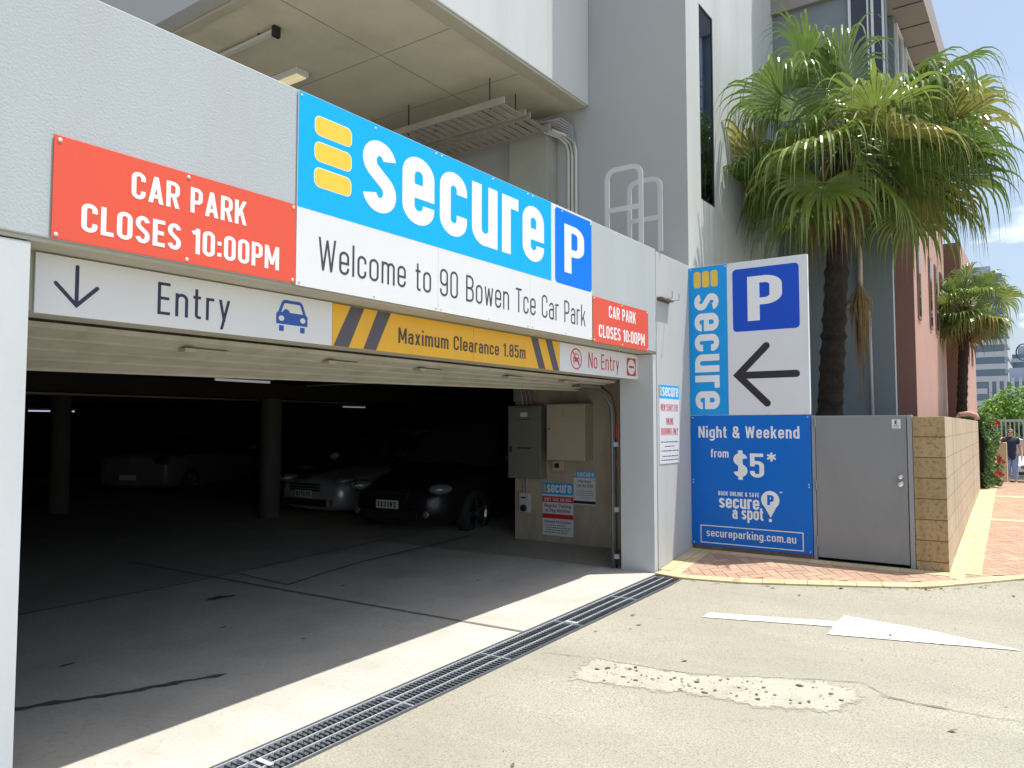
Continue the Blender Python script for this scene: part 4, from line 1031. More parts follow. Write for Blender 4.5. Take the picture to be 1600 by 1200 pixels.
b = MB(); b.box(8.03, 8.0395, 2.06, 2.13, .63, .645); b.build('switch', 'trim_black', t)
b = MB(); b.tube([(8.075, 2.07, .70), (8.075, 2.07, .884)], .012); b.tube([(8.075, 2.11, .70), (8.075, 2.13, .884)], .010); b.build('conduit', 'conduit', t)
b = MB(); b.box(8.06, 8.099, 2.20, 2.271, 1.86, 2.05); tag(b.build('wall_bracket', 'conduit', bevel=.003), 'grey bracket plate at the top corner of the pier above the green grey cabinet', 'bracket')
b = MB()
for k in range(4): b.tube([(8.06 - .02 * k, 1.92 + .05 * k, 1.81), (8.05 - .02 * k, 1.95 + .05 * k, 1.95), (8.06, 2.05 + .04 * k, 2.10), (8.05, 2.4, 2.19)], .010, 6)
tag(b.build('cable_bundle', 'conduit', smooth=True), 'bundle of grey cables rising from the green grey cabinet to the ceiling', 'cables')

# fixings on the facade
t = thing('wall_bracket', 'rusty sign bracket with two thin prongs, jutting from the sunlit wall by the corner', 'bracket', (7.68, 0, 2.93))
b = MB(); b.box(7.50, 7.82, -.06, -.001, 2.905, 2.925); b.box(7.50, 7.82, -.008, -.001, 2.89, 2.905); b.build('plate', 'door_dark', t)
for x in (7.56, 7.74):
    b = MB(); b.tube([(x, -.05, 2.915), (x - .02, -.16, 2.905), (x - .025, -.165, 2.975)], .006, 6); b.build('prong', 'conduit', t)
t = thing('call_box', 'grey intercom box on the left pillar, cut by the photo edge', 'intercom', (1.32, .1, 1.1))
b = MB(); b.box(1.235, 1.378, .052, .098, 1.10, 1.292); b.build('case', 'galv_light', t, bevel=.004)
b = MB()
for k in range(6): b.box(1.30, 1.36, .049, .0515, 1.225 + .009 * k, 1.229 + .009 * k)
b.build('speaker_slots', 'trim_black', t)
b = MB(); b.box(1.26, 1.37, .06, .098, 1.02, 1.098); b.build('foot', 'trim_black', t, bevel=.004)
for x, ya, yb, zt, nm in ((7.18, .03, .415, 4.285, 'white handrail hoop on the parapet, left and nearer of the two'), (7.60, -.0, .36, 4.255, 'white handrail hoop on the parapet, right of the two overlapping hoops')):
    t = thing('handrail_hoop', nm, 'handrail', (x, .2, 3.3), 0, 'handrail hoops crossing the parapet')
    q = fillet([(ya - .005, 3.445), (ya - .005, zt, .10), (yb + .005, zt, .10), (yb + .005, 2.47)])
    b = MB(); q[0] = Vector((q[0].x, 3.442))
    for f in ribbon(q, .052): b.prism([(x, p.x, p.y) for p in f], (.014, 0, 0))
    b.build('hoop', 'hoop_grey', t)
    b = MB(); b.box(x + .001, x + .013, ya + .0225, yb - .0225, zt - .46, zt - .41); b.build('mid_rail', 'hoop_grey', t)

# upper deck services
for x0, x1, nm in ((6.95, 7.40, 'perforated cable tray under the upper ceiling, left of the pair'), (7.48, 7.95, 'perforated cable tray under the upper ceiling, right of the pair, nearer the box column')):
    t = thing('cable_tray', nm, 'cable tray', (x0, 2, 5.3), 0, 'cable trays under the upper ceiling')
    b = MB(); b.box(x0, x0 + .02, 1.62, 7, 5.26, 5.34); b.box(x1 - .02, x1, 1.62, 7, 5.26, 5.34)
    n_ = 44
    for k in range(n_): y = 1.64 + k * .12; b.box(x0 + .0205, x1 - .0205, y, y + .075, 5.262, 5.268)
    b.build('tray', 'tray', t)
    for y in (1.9, 3.2, 4.6):
        b = MB(); b.tube([(x0 + .1, y, 5.26), (x0 + .1, y, 5.664)], .008, 6); b.build('hanger_rod', 'trim_black', t)
b = MB()
for k in range(7):
    s_ = k * .035; b.tube([(8.10 + s_ * .3, 2.2, 5.38 + s_ * .3), (8.0, 1.8 + s_, 5.42 + s_ * .5), (8.2, 1.62 + s_ * .8, 5.50 - s_ * .6), (8.37 - s_ * .3, 1.55 - s_ * .2, 5.44 - s_), (8.38, 1.52, 5.2 - s_)], .011, 6)
tag(b.build('cable_loop', 'conduit', smooth=True), 'tangle of grey cables looping under the upper ceiling by the box column', 'cables')
for k in range(3):
    y = 1.50 + .055 * k
    b = MB(); b.tube([(8.372, y + .0, 2.46), (8.372, y, 5.1), (8.37, y + .03, 5.22), (8.30, y + .10, 5.30), (8.1, y + .2, 5.33)], .021, 10)
    tag(b.build('conduit_pipe', 'pvc', smooth=True), ['pale vertical conduit in the wall corner, outermost of three', 'pale vertical conduit in the wall corner, middle of three', 'pale vertical conduit in the wall corner, innermost of three'][k], 'conduit', 'conduits in the upper corner')
t = thing('ceiling_light', 'boxy white fluorescent light on the upper ceiling above the banner', 'light', (5.61, 3.9, 5.66))
b = MB(); b.box(5.52, 5.70, 3.52, 4.75, 5.585, 5.66); b.build('housing', 'rail_white', t, bevel=.006)
b = MB(); b.box(5.54, 5.605, 3.54, 4.73, 5.575, 5.584); b.box(5.612, 5.68, 3.54, 4.73, 5.575, 5.584); b.build('diffuser', 'lamp_diffuser', t)
t = thing('ceiling_light', 'bare batten with black end cap on the upper ceiling at the far left', 'light', (4.84, 3.5, 5.63))
b = MB(); b.box(4.81, 4.87, 3.02, 4.6, 5.60, 5.635); b.build('batten', 'pvc', t, bevel=.004)
b = MB(); b.box(4.80, 4.88, 2.975, 3.019, 5.55, 5.66); b.build('end_cap', 'trim_black', t)
b = MB(); b.box(4.82, 4.86, 3.25, 3.28, 5.637, 5.664); b.build('hanger', 'trim_black', t)
b = MB(); b.tube([(7.05, 4.2, 5.35), (7.3, 3.3, 5.36)], .02); b.tube([(5.6, 6.5, 5.5), (7.5, 6.5, 5.5)], .02)
tag(b.build('sprinkler_pipe', 'pvc', smooth=True), 'thin pale pipe hung among the cable trays under the upper ceiling', 'pipe')
# inside the garage
t = thing('cable_tray', 'long perforated cable tray across the dark garage ceiling', 'cable tray', (4, 8.3, 2.0))
b = MB(); b.box(-2, 11, 8.28, 8.30, 2.0, 2.09); b.box(-2, 11, 8.50, 8.52, 2.0, 2.09)
for k in range(80): x = -2 + k * .16; b.box(x, x + .10, 8.301, 8.499, 2.002, 2.008)
b.build('tray', 'tray', t)
def tube_light(x0, x1, y, z, nm, m='tube'):
    t = thing('strip_light', nm, 'light', ((x0 + x1) / 2, y, z), 0, 'strip lights in the garage')
    b = MB(); b.box(x0 - .05, x1 + .05, y - .05, y + .05, z + .03, z + .07); b.build('batten', 'pvc', t)
    b = MB(); b.tube([(x0, y, z), (x1, y, z)], .016); b.build('tube', m, t)
tube_light(5.55, 6.35, 5.0, 2.12, 'nearest strip light in the garage, just behind the raised door', 'tube_dim')
tube_light(8.6, 9.7, 17.5, 1.92, 'bluish strip light deep at the far left of the garage')
tube_light(14.0, 14.8, 12.0, 2.05, 'faint strip light deep in the garage right of the round column', 'tube_dim')
tube_light(15.2, 15.9, 7.6, 2.08, 'faint strip light deep in the garage, upper of two near the green grey cabinet', 'tube_dim')
tube_light(14.0, 14.6, 6.0, 2.0, 'faint strip light deep in the garage, lower of two near the green grey cabinet', 'tube_dim')
b = MB(); b.tube([(1.5, 2.2, 2.18), (2.5, 2.4, 2.15), (3.4, 2.2, 2.17), (4.4, 2.5, 2.14), (5.6, 2.3, 2.18), (7.2, 2.4, 2.16)], .012, 6)
tag(b.build('ceiling_cable', 'pvc', smooth=True), 'thin pale cable sagging along the garage ceiling behind the raised door', 'cable')

# ---------------------------------------------------------------- gate and block wall
gz = .178
t = thing('service_gate', 'plain grey metal gate with silver lock between blue sign and block wall', 'gate', (8.43, -1.8, gz))
b = MB(); b.box(8.405, 8.445, -2.236, -1.378, gz + .004, 1.652); b.build('door', 'gate_grey', t, bevel=.003)
b = MB(); b.box(8.41, 8.46, -1.372, -1.336, gz - .05, 1.655); b.build('hinge_post', 'gate_frame', t, bevel=.003)
b = MB(); b.box(8.40, 8.46, -2.288, -2.244, gz - .05, 1.655); b.build('latch_post', 'gate_frame', t, bevel=.003)
for z in (.30, .88, 1.53):
    b = MB(); b.lathe([(0, 0), (.011, 0), (.011, .10), (0, .10)], (8.402, -1.375, z), (0, 0, 1), 12); b.build('hinge', 'hinge', t, smooth=False)
for z, r_ in ((1.04, .022), (.968, .027)):
    b = MB(); b.lathe([(0, .055), (r_ * .75, .052), (r_, .040), (r_, .028), (r_ * .55, .018), (r_ * .6, .004), (r_ * 1.15, .003), (r_ * 1.15, 0)], (8.404, -2.175, z), (-1, 0, 0), 20); b.build('lock' if z > 1 else 'knob', 'chrome', t, smooth=True)
pg = Plane((8.4045, 0, 0), (0, -1, 0), (0, 0, 1))
b = MB(); pg.slab(b, 2.108, 2.186, 1.522, 1.612, 0, .001); st_ = b.build('sticker', 'sign_white', t)
b = MB(); pg.text(b, 'E', 2.133, 2.160, 1.562, .040, .18, .0015); b.build('lettering', 'ink_black', st_); b = MB(); b.box(8.4028, 8.4033, -2.176, -2.118, 1.545, 1.550); b.box(8.4028, 8.4033, -2.168, -2.126, 1.533, 1.537); b.build('fine_print', 'ink_black', st_)
def block_wall(nm, lab, p, q, th, z0f, zt, side, end):
    t = thing(nm, lab, 'wall', (p[0], p[1], 0))
    p, q = Vector(p), Vector(q); d = (q - p).normalized(); n_ = Vector((-d.y, d.x)) * th
    b = MB(); c = [p, q, q + n_, p + n_]
    lo = [(v.x, v.y, zg(v.x) - .1) for v in c]; hi = [(v.x, v.y, zt) for v in c]
    b.v = lo + hi
    for f, mi in (((0, 1, 5, 4), 0), ((2, 3, 7, 6), 0), ((4, 5, 6, 7), 0), ((3, 0, 4, 7), 1), ((1, 2, 6, 5), 1)): b.f.append(list(f)); b.mi.append(mi); b.tint.append((1, 1, 1))
    b.build('blockwork', [side, end], t, bevel=.006)
    return t
block_wall('block_wall', 'tan concrete block wall with a rough brown end, running along the footpath beside the gate', (8.402, -2.572), (17.0, -2.282), .28, 0, 1.638, 'block_side', 'block_end')
block_wall('block_wall', 'low sandstone coloured wall beyond the flowering hedge, farther down the footpath', (20.9, -2.30), (27.0, -2.02), .3, 0, 1.64, 'sandstone', 'sandstone')
b = MB(); b.box(24.1, 24.5, -2.44, -2.16, -.3, 1.10); tag(b.build('gate_pier', 'sandstone', bevel=.01), 'short pale pier against the far sandstone wall, by the walking person', 'pier')
b = MB(); b.box(12.1, 20.8, -1.55, -.95, .9, 1.1); b.box(8.47, 12.0, -2.2, -.04, .2, 1.0)
b.build('garden_bed', 'dirt', kind='structure')
t = thing('rain_pipe', 'white rain pipe with an elbow on the blue grey wall behind the hanging dead frond', 'pipe', (11.95, -1.2, 1))
b = MB(); b.tube([(11.95, -1.20, 6.5), (11.95, -1.20, 3.36)], .035, 10); b.tube([(11.93, -1.02, 3.30), (11.93, -1.28, 3.33)], .045, 10); b.build('upper_pipe', 'rail_white', t, smooth=True)
b = MB(); b.tube([(11.95, -1.28, 3.33), (11.95, -1.31, 3.15), (11.95, -1.33, .6)], .022, 10); b.build('down_pipe', 'pvc', t, smooth=True)
b = MB(); b.tube([(16.9, -1.95, 1.3), (16.9, -1.95, 1.66), (16.9, -2.0, 1.76), (16.92, -2.15, 1.78), (16.92, -2.25, 1.74), (16.92, -2.28, 1.66)], .055, 10)
tag(b.build('red_pipe', 'pink_wall', smooth=True), 'red bent pipe rising over the far end of the tan block wall', 'pipe')

# ---------------------------------------------------------------- plants
def frond(mb, base, az, el, Lp, Rb, droop, nseg=34, rg=None, spread=2.35, limp=1.0):
    rg = rg or rnd
    base = Vector(base); d = Vector((math.cos(az) * math.cos(el), math.sin(az) * math.cos(el), math.sin(el)))
    p = base.copy(); path = [p.copy()]
    for k in range(6):
        d = (d + Vector((0, 0, -droop * .10))).normalized(); p = p + d * Lp / 6; path.append(p.copy())
    mb.cur = 1; mb.tube(path, [.018, .016, .014, .012, .011, .010, .009], 5); mb.cur = 0
    a = d.normalized(); side = a.cross(Vector((0, 0, 1)))
    if side.length < .1: side = Vector((-math.sin(az), math.cos(az), 0))
    side.normalize(); roll = rg.uniform(-.8, .8); side = (side * math.cos(roll) + a.cross(side) * math.sin(roll)).normalized(); n = side.cross(a).normalized()
    steps = 12
    for i in range(nseg):
        th = -spread + 2 * spread * (i + .5) / nseg + rg.uniform(-.02, .02)
        L = Rb * (.74 + .26 * math.cos(th * .55)) * rg.uniform(.85, 1.15)
        dr = (a * math.cos(th) + side * math.sin(th) + n * (.20 + .12 * math.cos(th))).normalized()
        q = p.copy(); dth = 2 * spread / nseg; pts = []
        g = droop * rg.uniform(.6, 1.5) * limp; dd = dr.copy(); tan = (side * math.cos(th) - a * math.sin(th)); cut = rg.uniform(.36, .50)
        for k in range(steps + 1):
            t = k / steps; rr = t * L
            w = rr * dth * .47 if t < cut else (cut * L * dth * .46) * max(.02, 1 - (t - cut) / (1 - cut)) ** 1.35
            w = max(w, .0013)
            pts.append((q.copy(), w))
            if t > cut - .05: dd = (dd + Vector((0, 0, -1)) * g * .85 * min(1, (t - cut + .12) / .30) + Vector((rg.uniform(-.07, .07), rg.uniform(-.07, .07), 0)) * t).normalized()
            q = q + dd * L / steps
        vs_, fs_ = [], []
        for k, (c, w) in enumerate(pts):
            fold = n * w * .45
            vs_ += [c + tan * w + fold, c - fold * .6, c - tan * w + fold]
        for k in range(steps): o = k * 3; fs_ += [(o, o + 1, o + 4, o + 3), (o + 1, o + 2, o + 5, o + 4)]
        mb.add(vs_, fs_)
def fan_palm(name_label, base, top, rb, rt, fronds, rg, fibre=True, trunk_h=None):
    t = thing('palm_tree', name_label, 'palm tree', base)
    B, T = Vector(base), Vector(top); b = MB(); prof = []; n_ = 70; pts, rs = [], []
    for k in range(n_ + 1):
        s = k / n_; c = B.lerp(T, s); pts.append(c); rs.append((rb + (rt - rb) * s) * (1 + (.10 if k % 3 == 0 else -.03)) * rg.uniform(.94, 1.06))
    b.tube(pts, rs, 16)
    for k in range(420 if fibre else 0):
        s = rg.uniform(.15, .98); az = rg.uniform(0, 2 * PI); r0 = rb + (rt - rb) * s; p = B.lerp(T, s) + Vector((math.cos(az) * r0, math.sin(az) * r0, 0)); e = p + Vector((math.cos(az) * rg.uniform(.01, .045), math.sin(az) * rg.uniform(.01, .045), rg.uniform(-.05, .09))); s_ = Vector((-math.sin(az), math.cos(az), 0)) * rg.uniform(.003, .009)
        b.add([p - s_, p + s_, e], [(0, 1, 2)])
    b.build('trunk', 'bark', t)
    if fibre:
        b = MB()
        for k in range(300):
            az = rg.uniform(0, 2 * PI); h = rg.uniform(-.75, .15); r0 = rt * rg.uniform(.9, 1.4)
            p = T + Vector((math.cos(az) * r0, math.sin(az) * r0, h)); d = Vector((math.cos(az), math.sin(az), rg.uniform(-1.2, .8))).normalized()
            L = rg.uniform(.10, .32); w = rg.uniform(.004, .016); s_ = d.cross(Vector((0, 0, 1))).normalized() * w
            e = p + d * L; b.add([p - s_, p + s_, e + s_ * .3, e - s_ * .3], [(0, 1, 2, 3)])
        b.build('fibre_sheath', 'fibre', t)
    for (m, az, el, Lp, Rb, dr) in fronds:
        b = MB(); frond(b, T + Vector((math.cos(az) * rt * .6, math.sin(az) * rt * .6, rg.uniform(-.25, .12))), az, el, Lp, Rb, dr, 40 if Rb > .7 else 26, rg)
        b.build('frond', [m, 'petiole' if m != 'deadleaf' else 'deadleaf'], t, smooth=False)
    return t
rg = random.Random(21); fl = []
for k in range(36):
    el = 1.12 - 1.72 * (k / 35) ** .9 + rg.uniform(-.2, .2); az = k * 2.39996 + rg.uniform(-.3, .3)
    m = rg.choice(['leaf_a', 'leaf_a', 'leaf_b', 'leaf_b', 'leaf_b' if el > 0 else 'leaf_c', 'leaf_c' if el < .3 else 'leaf_a'])
    fl.append((m, az, el, rg.uniform(.70, 1.12) * (1.0 if el > -.2 else .85), rg.uniform(1.0, 1.32), rg.uniform(.75, 1.2)))
for k in range(9):      # long outer fronds reaching over the footpath
    fl.append((['leaf_b', 'leaf_c', 'leaf_a'][k % 3], R(-55 + rg.uniform(-45, 40)), [.55, .3, .1, -.1, -.25, -.4, -.5, .4, -.05][k], rg.uniform(1.05, 1.35), rg.uniform(1.05, 1.3), rg.uniform(.8, 1.1)))
for k in range(4): fl.append(('deadleaf', k * .9 + .3, -1.0 - .1 * (k % 3), rg.uniform(.5, .8), rg.uniform(.7, .9), 1.3))
PT = (10.5, -1.30, 5.30)
pal = fan_palm('big fan palm with dark trunk rising behind the arrow sign', (10.46, -.98, .4), PT, .165, .125, fl, rg)
b = MB()
for k in range(130):
    p = Vector(PT) + Vector((rg.gauss(-.28, .06), rg.gauss(.12, .07), rg.gauss(-.05, .10))); d = Vector((rg.gauss(-.5, .5), rg.gauss(0, .5), rg.gauss(-.5, .4))).normalized()
    L = rg.uniform(.10, .28); s_ = d.cross(Vector((.3, .2, 1))).normalized() * .006; e = p + d * L; b.add([p - s_, p + s_, e + s_ * .4, e - s_ * .4], [(0, 1, 2, 3)])
b.build('flower_stalk', 'flowerstalk', pal)
# one dead frond hanging by its stalk
b = MB(); top = Vector((10.0, -1.56, 3.98)); hb = Vector((10.0, -1.545, 3.28)); b.cur = 1; b.tube([(10.02, -1.42, 4.9), top, hb], .014, 6); b.cur = 0
for k in range(95):
    az = rg.uniform(0, 2 * PI); r0 = rg.uniform(.02, .16); p = hb + Vector((0, 0, rg.uniform(-.02, .05))); q = hb + Vector((math.cos(az) * r0, math.sin(az) * r0, rg.uniform(-.35, -.2)))
    L = rg.uniform(.3, 1.25) if r0 < .09 else rg.uniform(.1, .7); e = Vector((q.x * .8 + hb.x * .2 + rg.uniform(-.03, .03), q.y * .8 + hb.y * .2 + rg.uniform(-.03, .03), q.z - L)); w = rg.uniform(.004, .012); s_ = Vector((math.cos(az + 1.2), math.sin(az + 1.2), 0)) * w
    b.add([p - s_ * .4, p + s_ * .4, q + s_, q - s_, e + s_ * .2, e - s_ * .2], [(0, 1, 2, 3), (3, 2, 4, 5)])
tag(b.build('dead_frond', ['deadleaf', 'deadleaf']), 'dead brown palm frond hanging above the grey gate', 'palm frond')
fl = []
for k in range(36):
    el = 1.3 - 2.1 * (k / 35); az = k * 2.39996
    m = 'deadleaf' if el < -.62 else rg.choice(['leaf_a', 'leaf_b', 'leaf_c' if el < .4 else 'leaf_b'])
    fl.append((m, az, el, rg.uniform(.40, .62), rg.uniform(.55, .72), .95))
fan_palm('smaller fan palm with brown skirt farther along, in front of the far pink wall', (18.0, -1.86, .3), (18.0, -2.05, 3.98), .10, .085, fl, rg)

def leaf_cloud(mb, n, fn, size, rg, mats=1):
    for k in range(n):
        p, nn = fn(); p = Vector(p); nn = Vector(nn) + Vector((rg.gauss(0, .6), rg.gauss(0, .6), rg.gauss(0, .6))); nn.normalize()
        a = nn.orthogonal().normalized(); q = rg.uniform(0, 2 * PI); a = a * math.cos(q) + nn.cross(a) * math.sin(q); c = nn.cross(a); s = size * rg.uniform(.6, 1.3)
        mb.cur = rg.randrange(mats); mb.add([p - a * s, p + c * s * .5 + nn * s * .15, p + a * s, p - c * s * .5 + nn * s * .15], [(0, 1, 2, 3)])
    mb.cur = 0
t = thing('flowering_hedge', 'leafy green hedge with red flowers at the end of the tan block wall', 'hedge', (18.9, -2.2, zg(18.9)))
b = MB()
def hp_():
    x = rg.uniform(17.05, 19.7); u = rg.random(); z = zg(x) + .05 + 1.35 * u
    bul = .12 + .10 * math.sin(x * 5) * math.sin(z * 6 + x); y = -2.36 - bul * (1.15 - .5 * u) + .1 * rg.random()
    if rg.random() < .25: return (x, rg.uniform(-2.5, -2.0), zg(x) + 1.33 + rg.uniform(-.1, .12)), (0, 0, 1)
    return (x, y, z), (-.2, -1, .5)
leaf_cloud(b, 4600, hp_, .042, rg, 2); b.build('leaves', ['hedge_a', 'hedge_b'], t)
b = MB(); b.box(17.5, 19.6, -2.33, -2.1, zg(19) - .3, zg(17) + 1.2); b.build('branches', 'bark', t)
for k in range(10):
    x = rg.uniform(17.1, 19.6); z = zg(x) + rg.uniform(.15, 1.3); c = Vector((x, -2.52, z)); b = MB()
    for j in range(5): a = j * 2 * PI / 5; u_ = Vector((.35, -.94, 0)); e = c + u_ * math.cos(a) * .055 + Vector((-.04, -.02, math.sin(a) * .055)); s_ = (Vector((0, 0, 1)) * math.cos(a) - u_ * math.sin(a)) * .03; b.add([c, e + s_, e - s_], [(0, 1, 2)])
    b.build('flower', 'flower', t)
def tree(lab, base, h, r, n, size, seed):
    rg = random.Random(seed); t = thing('leafy_tree', lab, 'tree', base); B = Vector(base)
    b = MB(); b.tube([B, B + Vector((.1, 0, h * .35)), B + Vector((0, .1, h * .6))], [.22, .17, .1], 8)
    cl = []
    for k in range(16):
        a = rg.uniform(0, 2 * PI); rr = r * rg.uniform(.3, .85); c = B + Vector((math.cos(a) * rr, math.sin(a) * rr, h * rg.uniform(.5, .92))); cl.append((c, r * rg.uniform(.25, .45)))
        b.tube([B + Vector((0, 0, h * .35)), c], [.07, .02], 5)
    b.build('trunk', 'bark', t)
    def f():
        c, q = rg.choice(cl); v = Vector((rg.gauss(0, 1), rg.gauss(0, 1), rg.gauss(0, 1))).normalized(); return c + v * q * rg.uniform(.6, 1.05) * Vector((1, 1, .7)).length / 1.6, v + Vector((0, 0, .6))
    b = MB(); leaf_cloud(b, n, f, size, rg, 2); b.build('crown', ['tree_a', 'tree_b'], t)
tree('bright green tree beyond the fence at the right edge of the photo', (48, -2.6, -.9), 4.3, 1.9, 3200, .15, 5)
tree('bright green tree beyond the fence, farther and half hidden by the pier', (54, -1.0, -1.0), 3.7, 1.8, 2600, .15, 8)

# ---------------------------------------------------------------- cars
def car(lab, kind, loc, rz, paint, L=4.4, W=.87, hood=.88, roof=1.45, plate_txt=None, boxy=False, tail=None):
    t = thing('parked_car', lab, 'car', loc, rz)
    st = [(0, .30, .58, .50), (-.05, .24, .66, .66), (-.18, .20, .71, .76), (-.45, .20, .76, W - .04), (-.9, .20, hood - .05, W), (-1.25, .20, hood, W), (-1.6, .20, hood + .06, W), (-L + 1.2, .20, hood + .10, W), (-L + .5, .22, hood + .10, W - .01), (-L + .12, .26, hood + .04, W - .06), (-L, .32, hood - .08, W - .14)]
    b = MB(); rows = []
    for x, zb, zt, w in st:
        h = [(0, zb), (w * .90, zb), (w * .98, zb + .12), (w, (zb + zt) * .52), (w * .97, zt - .09), (w * .86, zt - .01), (0, zt + .035)]
        rows.append([(x - .10 * (abs(y) / W) ** 2 * (1 if x > -1 else -1 if x < -L + 1 else 0), y, z) for y, z in [(-y, z) for y, z in h[::-1]] + h[1:]] )
    m = len(rows[0]); b.v = [p for r_ in rows for p in r_]
    for i in range(len(rows) - 1):
        for k in range(m - 1): b.f.append([i * m + k, i * m + k + 1, (i + 1) * m + k + 1, (i + 1) * m + k]); b.mi.append(0); b.tint.append((1, 1, 1))
    b.f.append(list(range(m))[::-1]); b.f.append([(len(rows) - 1) * m + k for k in range(m)]); b.mi += [0, 0]; b.tint += [(1, 1, 1)] * 2
    o = b.build('body', paint, t, smooth=True, local=True); sm = o.modifiers.new('round', 'SUBSURF'); sm.levels = 1; sm.render_levels = 2
    xr = -L + (.45 if boxy else .75); b = MB(); rows = []
    for x, z0, zt, w0, w1 in ((-1.15, hood - .02, hood + .02, W - .08, W - .12), (-1.85, hood, roof - .05, W - .06, W - .24), (-2.1, hood, roof, W - .06, W - .25), (xr - .0 - .4 if boxy else xr - .15, hood, roof - .03, W - .06, W - .25), (-L + .22 if boxy else -L + .35, hood + .02, hood + .08, W - .1, W - .14)):
        rows.append([(x, -w0, z0), (x, -w1, zt - .04), (x, -w1 + .1, zt), (x, 0, zt + .03), (x, w1 - .1, zt), (x, w1, zt - .04), (x, w0, z0)])
    b.v = [p for r_ in rows for p in r_]
    for i in range(4):
        for k in range(6):
            b.f.append([i * 7 + k, i * 7 + k + 1, i * 7 + k + 8, i * 7 + k + 7]); b.mi.append(1 if (i in (1, 2) and 1 <= k <= 4) else 0); b.tint.append((1, 1, 1))
    b.build('cabin', ['window_dark', paint], t, smooth=False, local=True, bevel=.01)
    for x in (-.86, -L + .85):
        for s in (-1, 1):
            b = MB(); b.lathe([(.21, -.10), (.30, -.10), (.325, -.07), (.325, .07), (.30, .10), (.21, .10)], (x, s * (W - .10), .325), (0, s, 0), 26); w_ = b.build('wheel', 'tyre', t, smooth=True, local=True)
            b = MB()
            for k in range(5):
                a = k * 2 * PI / 5; d = (math.cos(a), math.sin(a)); q = (-d[1] * .028, d[0] * .028); yy_ = s * (W - .005); c = (x, .325)
                b.poly([(c[0] + d[0] * r_ + q[0] * e, yy_, c[1] + d[1] * r_ + q[1] * e) for r_, e in ((.03, 1), (.205, 1.3), (.205, -1.3), (.03, -1))])
            b.lathe([(.20, .07), (.215, .095), (.225, .095), (.215, .06)], (x, s * (W - .10), .325), (0, s, 0), 26); b.lathe([(0, .10), (.04, .098), (.045, .08)], (x, s * (W - .10), .325), (0, s, 0), 14)
            b.build('rim', 'rim', w_, smooth=False, local=True)
            b = MB(); n_ = 20; b.poly([(x + .37 * math.cos(2 * PI * k / n_), s * (W + .003), .335 + .37 * math.sin(2 * PI * k / n_)) for k in range(n_)][:]); b.build('wheel_arch', 'trim_black', t, local=True) if False else None
    for s in (-1, 1):
        b = MB(); b.ball((-.24, s * (W - .20), .69), (.20, .155, .075), 16, 8); hl = b.build('headlight', 'headlamp', t, smooth=True, local=True)
        b = MB(); b.ball((-.12, s * (W - .24), .69), (.07, .05, .05), 10, 6); b.build('reflector', 'rim', hl, smooth=True, local=True)
        b = MB(); b.lathe([(0, .01), (.045, .008), (.05, 0)], (-.055, s * (W - .30), .36), (1, 0, 0), 14); b.build('fog_light', 'headlamp', t, smooth=True, local=True)
        b = MB(); b.ball((-1.45, s * (W + .06), hood + .12), (.07, .12, .075), 10, 6); b.build('mirror', paint, t, smooth=True, local=True)
        b = MB(); b.ball((-L + .10, s * (W - .20), hood - .08), (.10, .17, .09), 12, 6); b.build('taillight', 'taillamp', t, smooth=True, local=True)
        b = MB(); b.box(-2.35, -2.2, s * (W + .002) - .008, s * (W + .002) + .008, hood - .05, hood - .03); b.build('door_handle', 'rim', t, local=True)
    b = MB()
    for k in range(3): b.box(-.03, .012, -.34, .34, .52 + .045 * k, .545 + .045 * k)
    b.build('grille', 'trim_black', t, local=True, bevel=.004)
    b = MB(); b.box(-.02, .008, -.5, .5, .29, .40); b.build('lower_intake', 'trim_black', t, local=True, bevel=.008)
    for x, d in ((.022, 1), (-L - .02, -1)):
        b = MB(); b.box(min(x, x - .01 * d), max(x, x - .01 * d), -.19, .19, .42, .53); p = b.build('number_plate', 'plate', t, local=True)
        if plate_txt and d > 0:
            pp = Plane((x, 0, 0), (0, 1, 0), (0, 0, 1)); w2 = plate_txt.split()
            for tx, xa, xb in ((w2[0], -.165, -.012), (w2[1], .012, .165)): b = MB(); pp.text(b, tx, xa, xb, .44, .07, .17, .001); b.build('lettering', 'ink_navy', p, local=True)
    return t
car('glossy black car with pale number plate parked inside, nearest the concrete pier', 'suv', (7.5, 3.95, .016), R(184), 'car_black', 4.6, .90, .95, 1.60, '133 IVZ', True)
car('silver car with big clear headlamp parked inside, right of the round column', 'hatch', (7.9, 6.15, .016), R(180), 'car_silver', 4.4, .87, .86, 1.46, '071 LTC')
car('white sedan showing its tail, dim at the back of the garage left of the column', 'sedan', (12.5, 14.0, .016), R(25), 'car_cream', 4.7, .88, .90, 1.42)
car('dark car with glinting headlamp, dim behind the round column', 'hatch', (10.0, 9.6, .016), R(185), 'car_dark', 4.3, .86, .86, 1.45)
t = car('white car on the street behind the walking person', 'suv', (32.5, -2.85, zg(33.5) + .03), R(205), 'car_white', 4.6, .90, .92, 1.55)

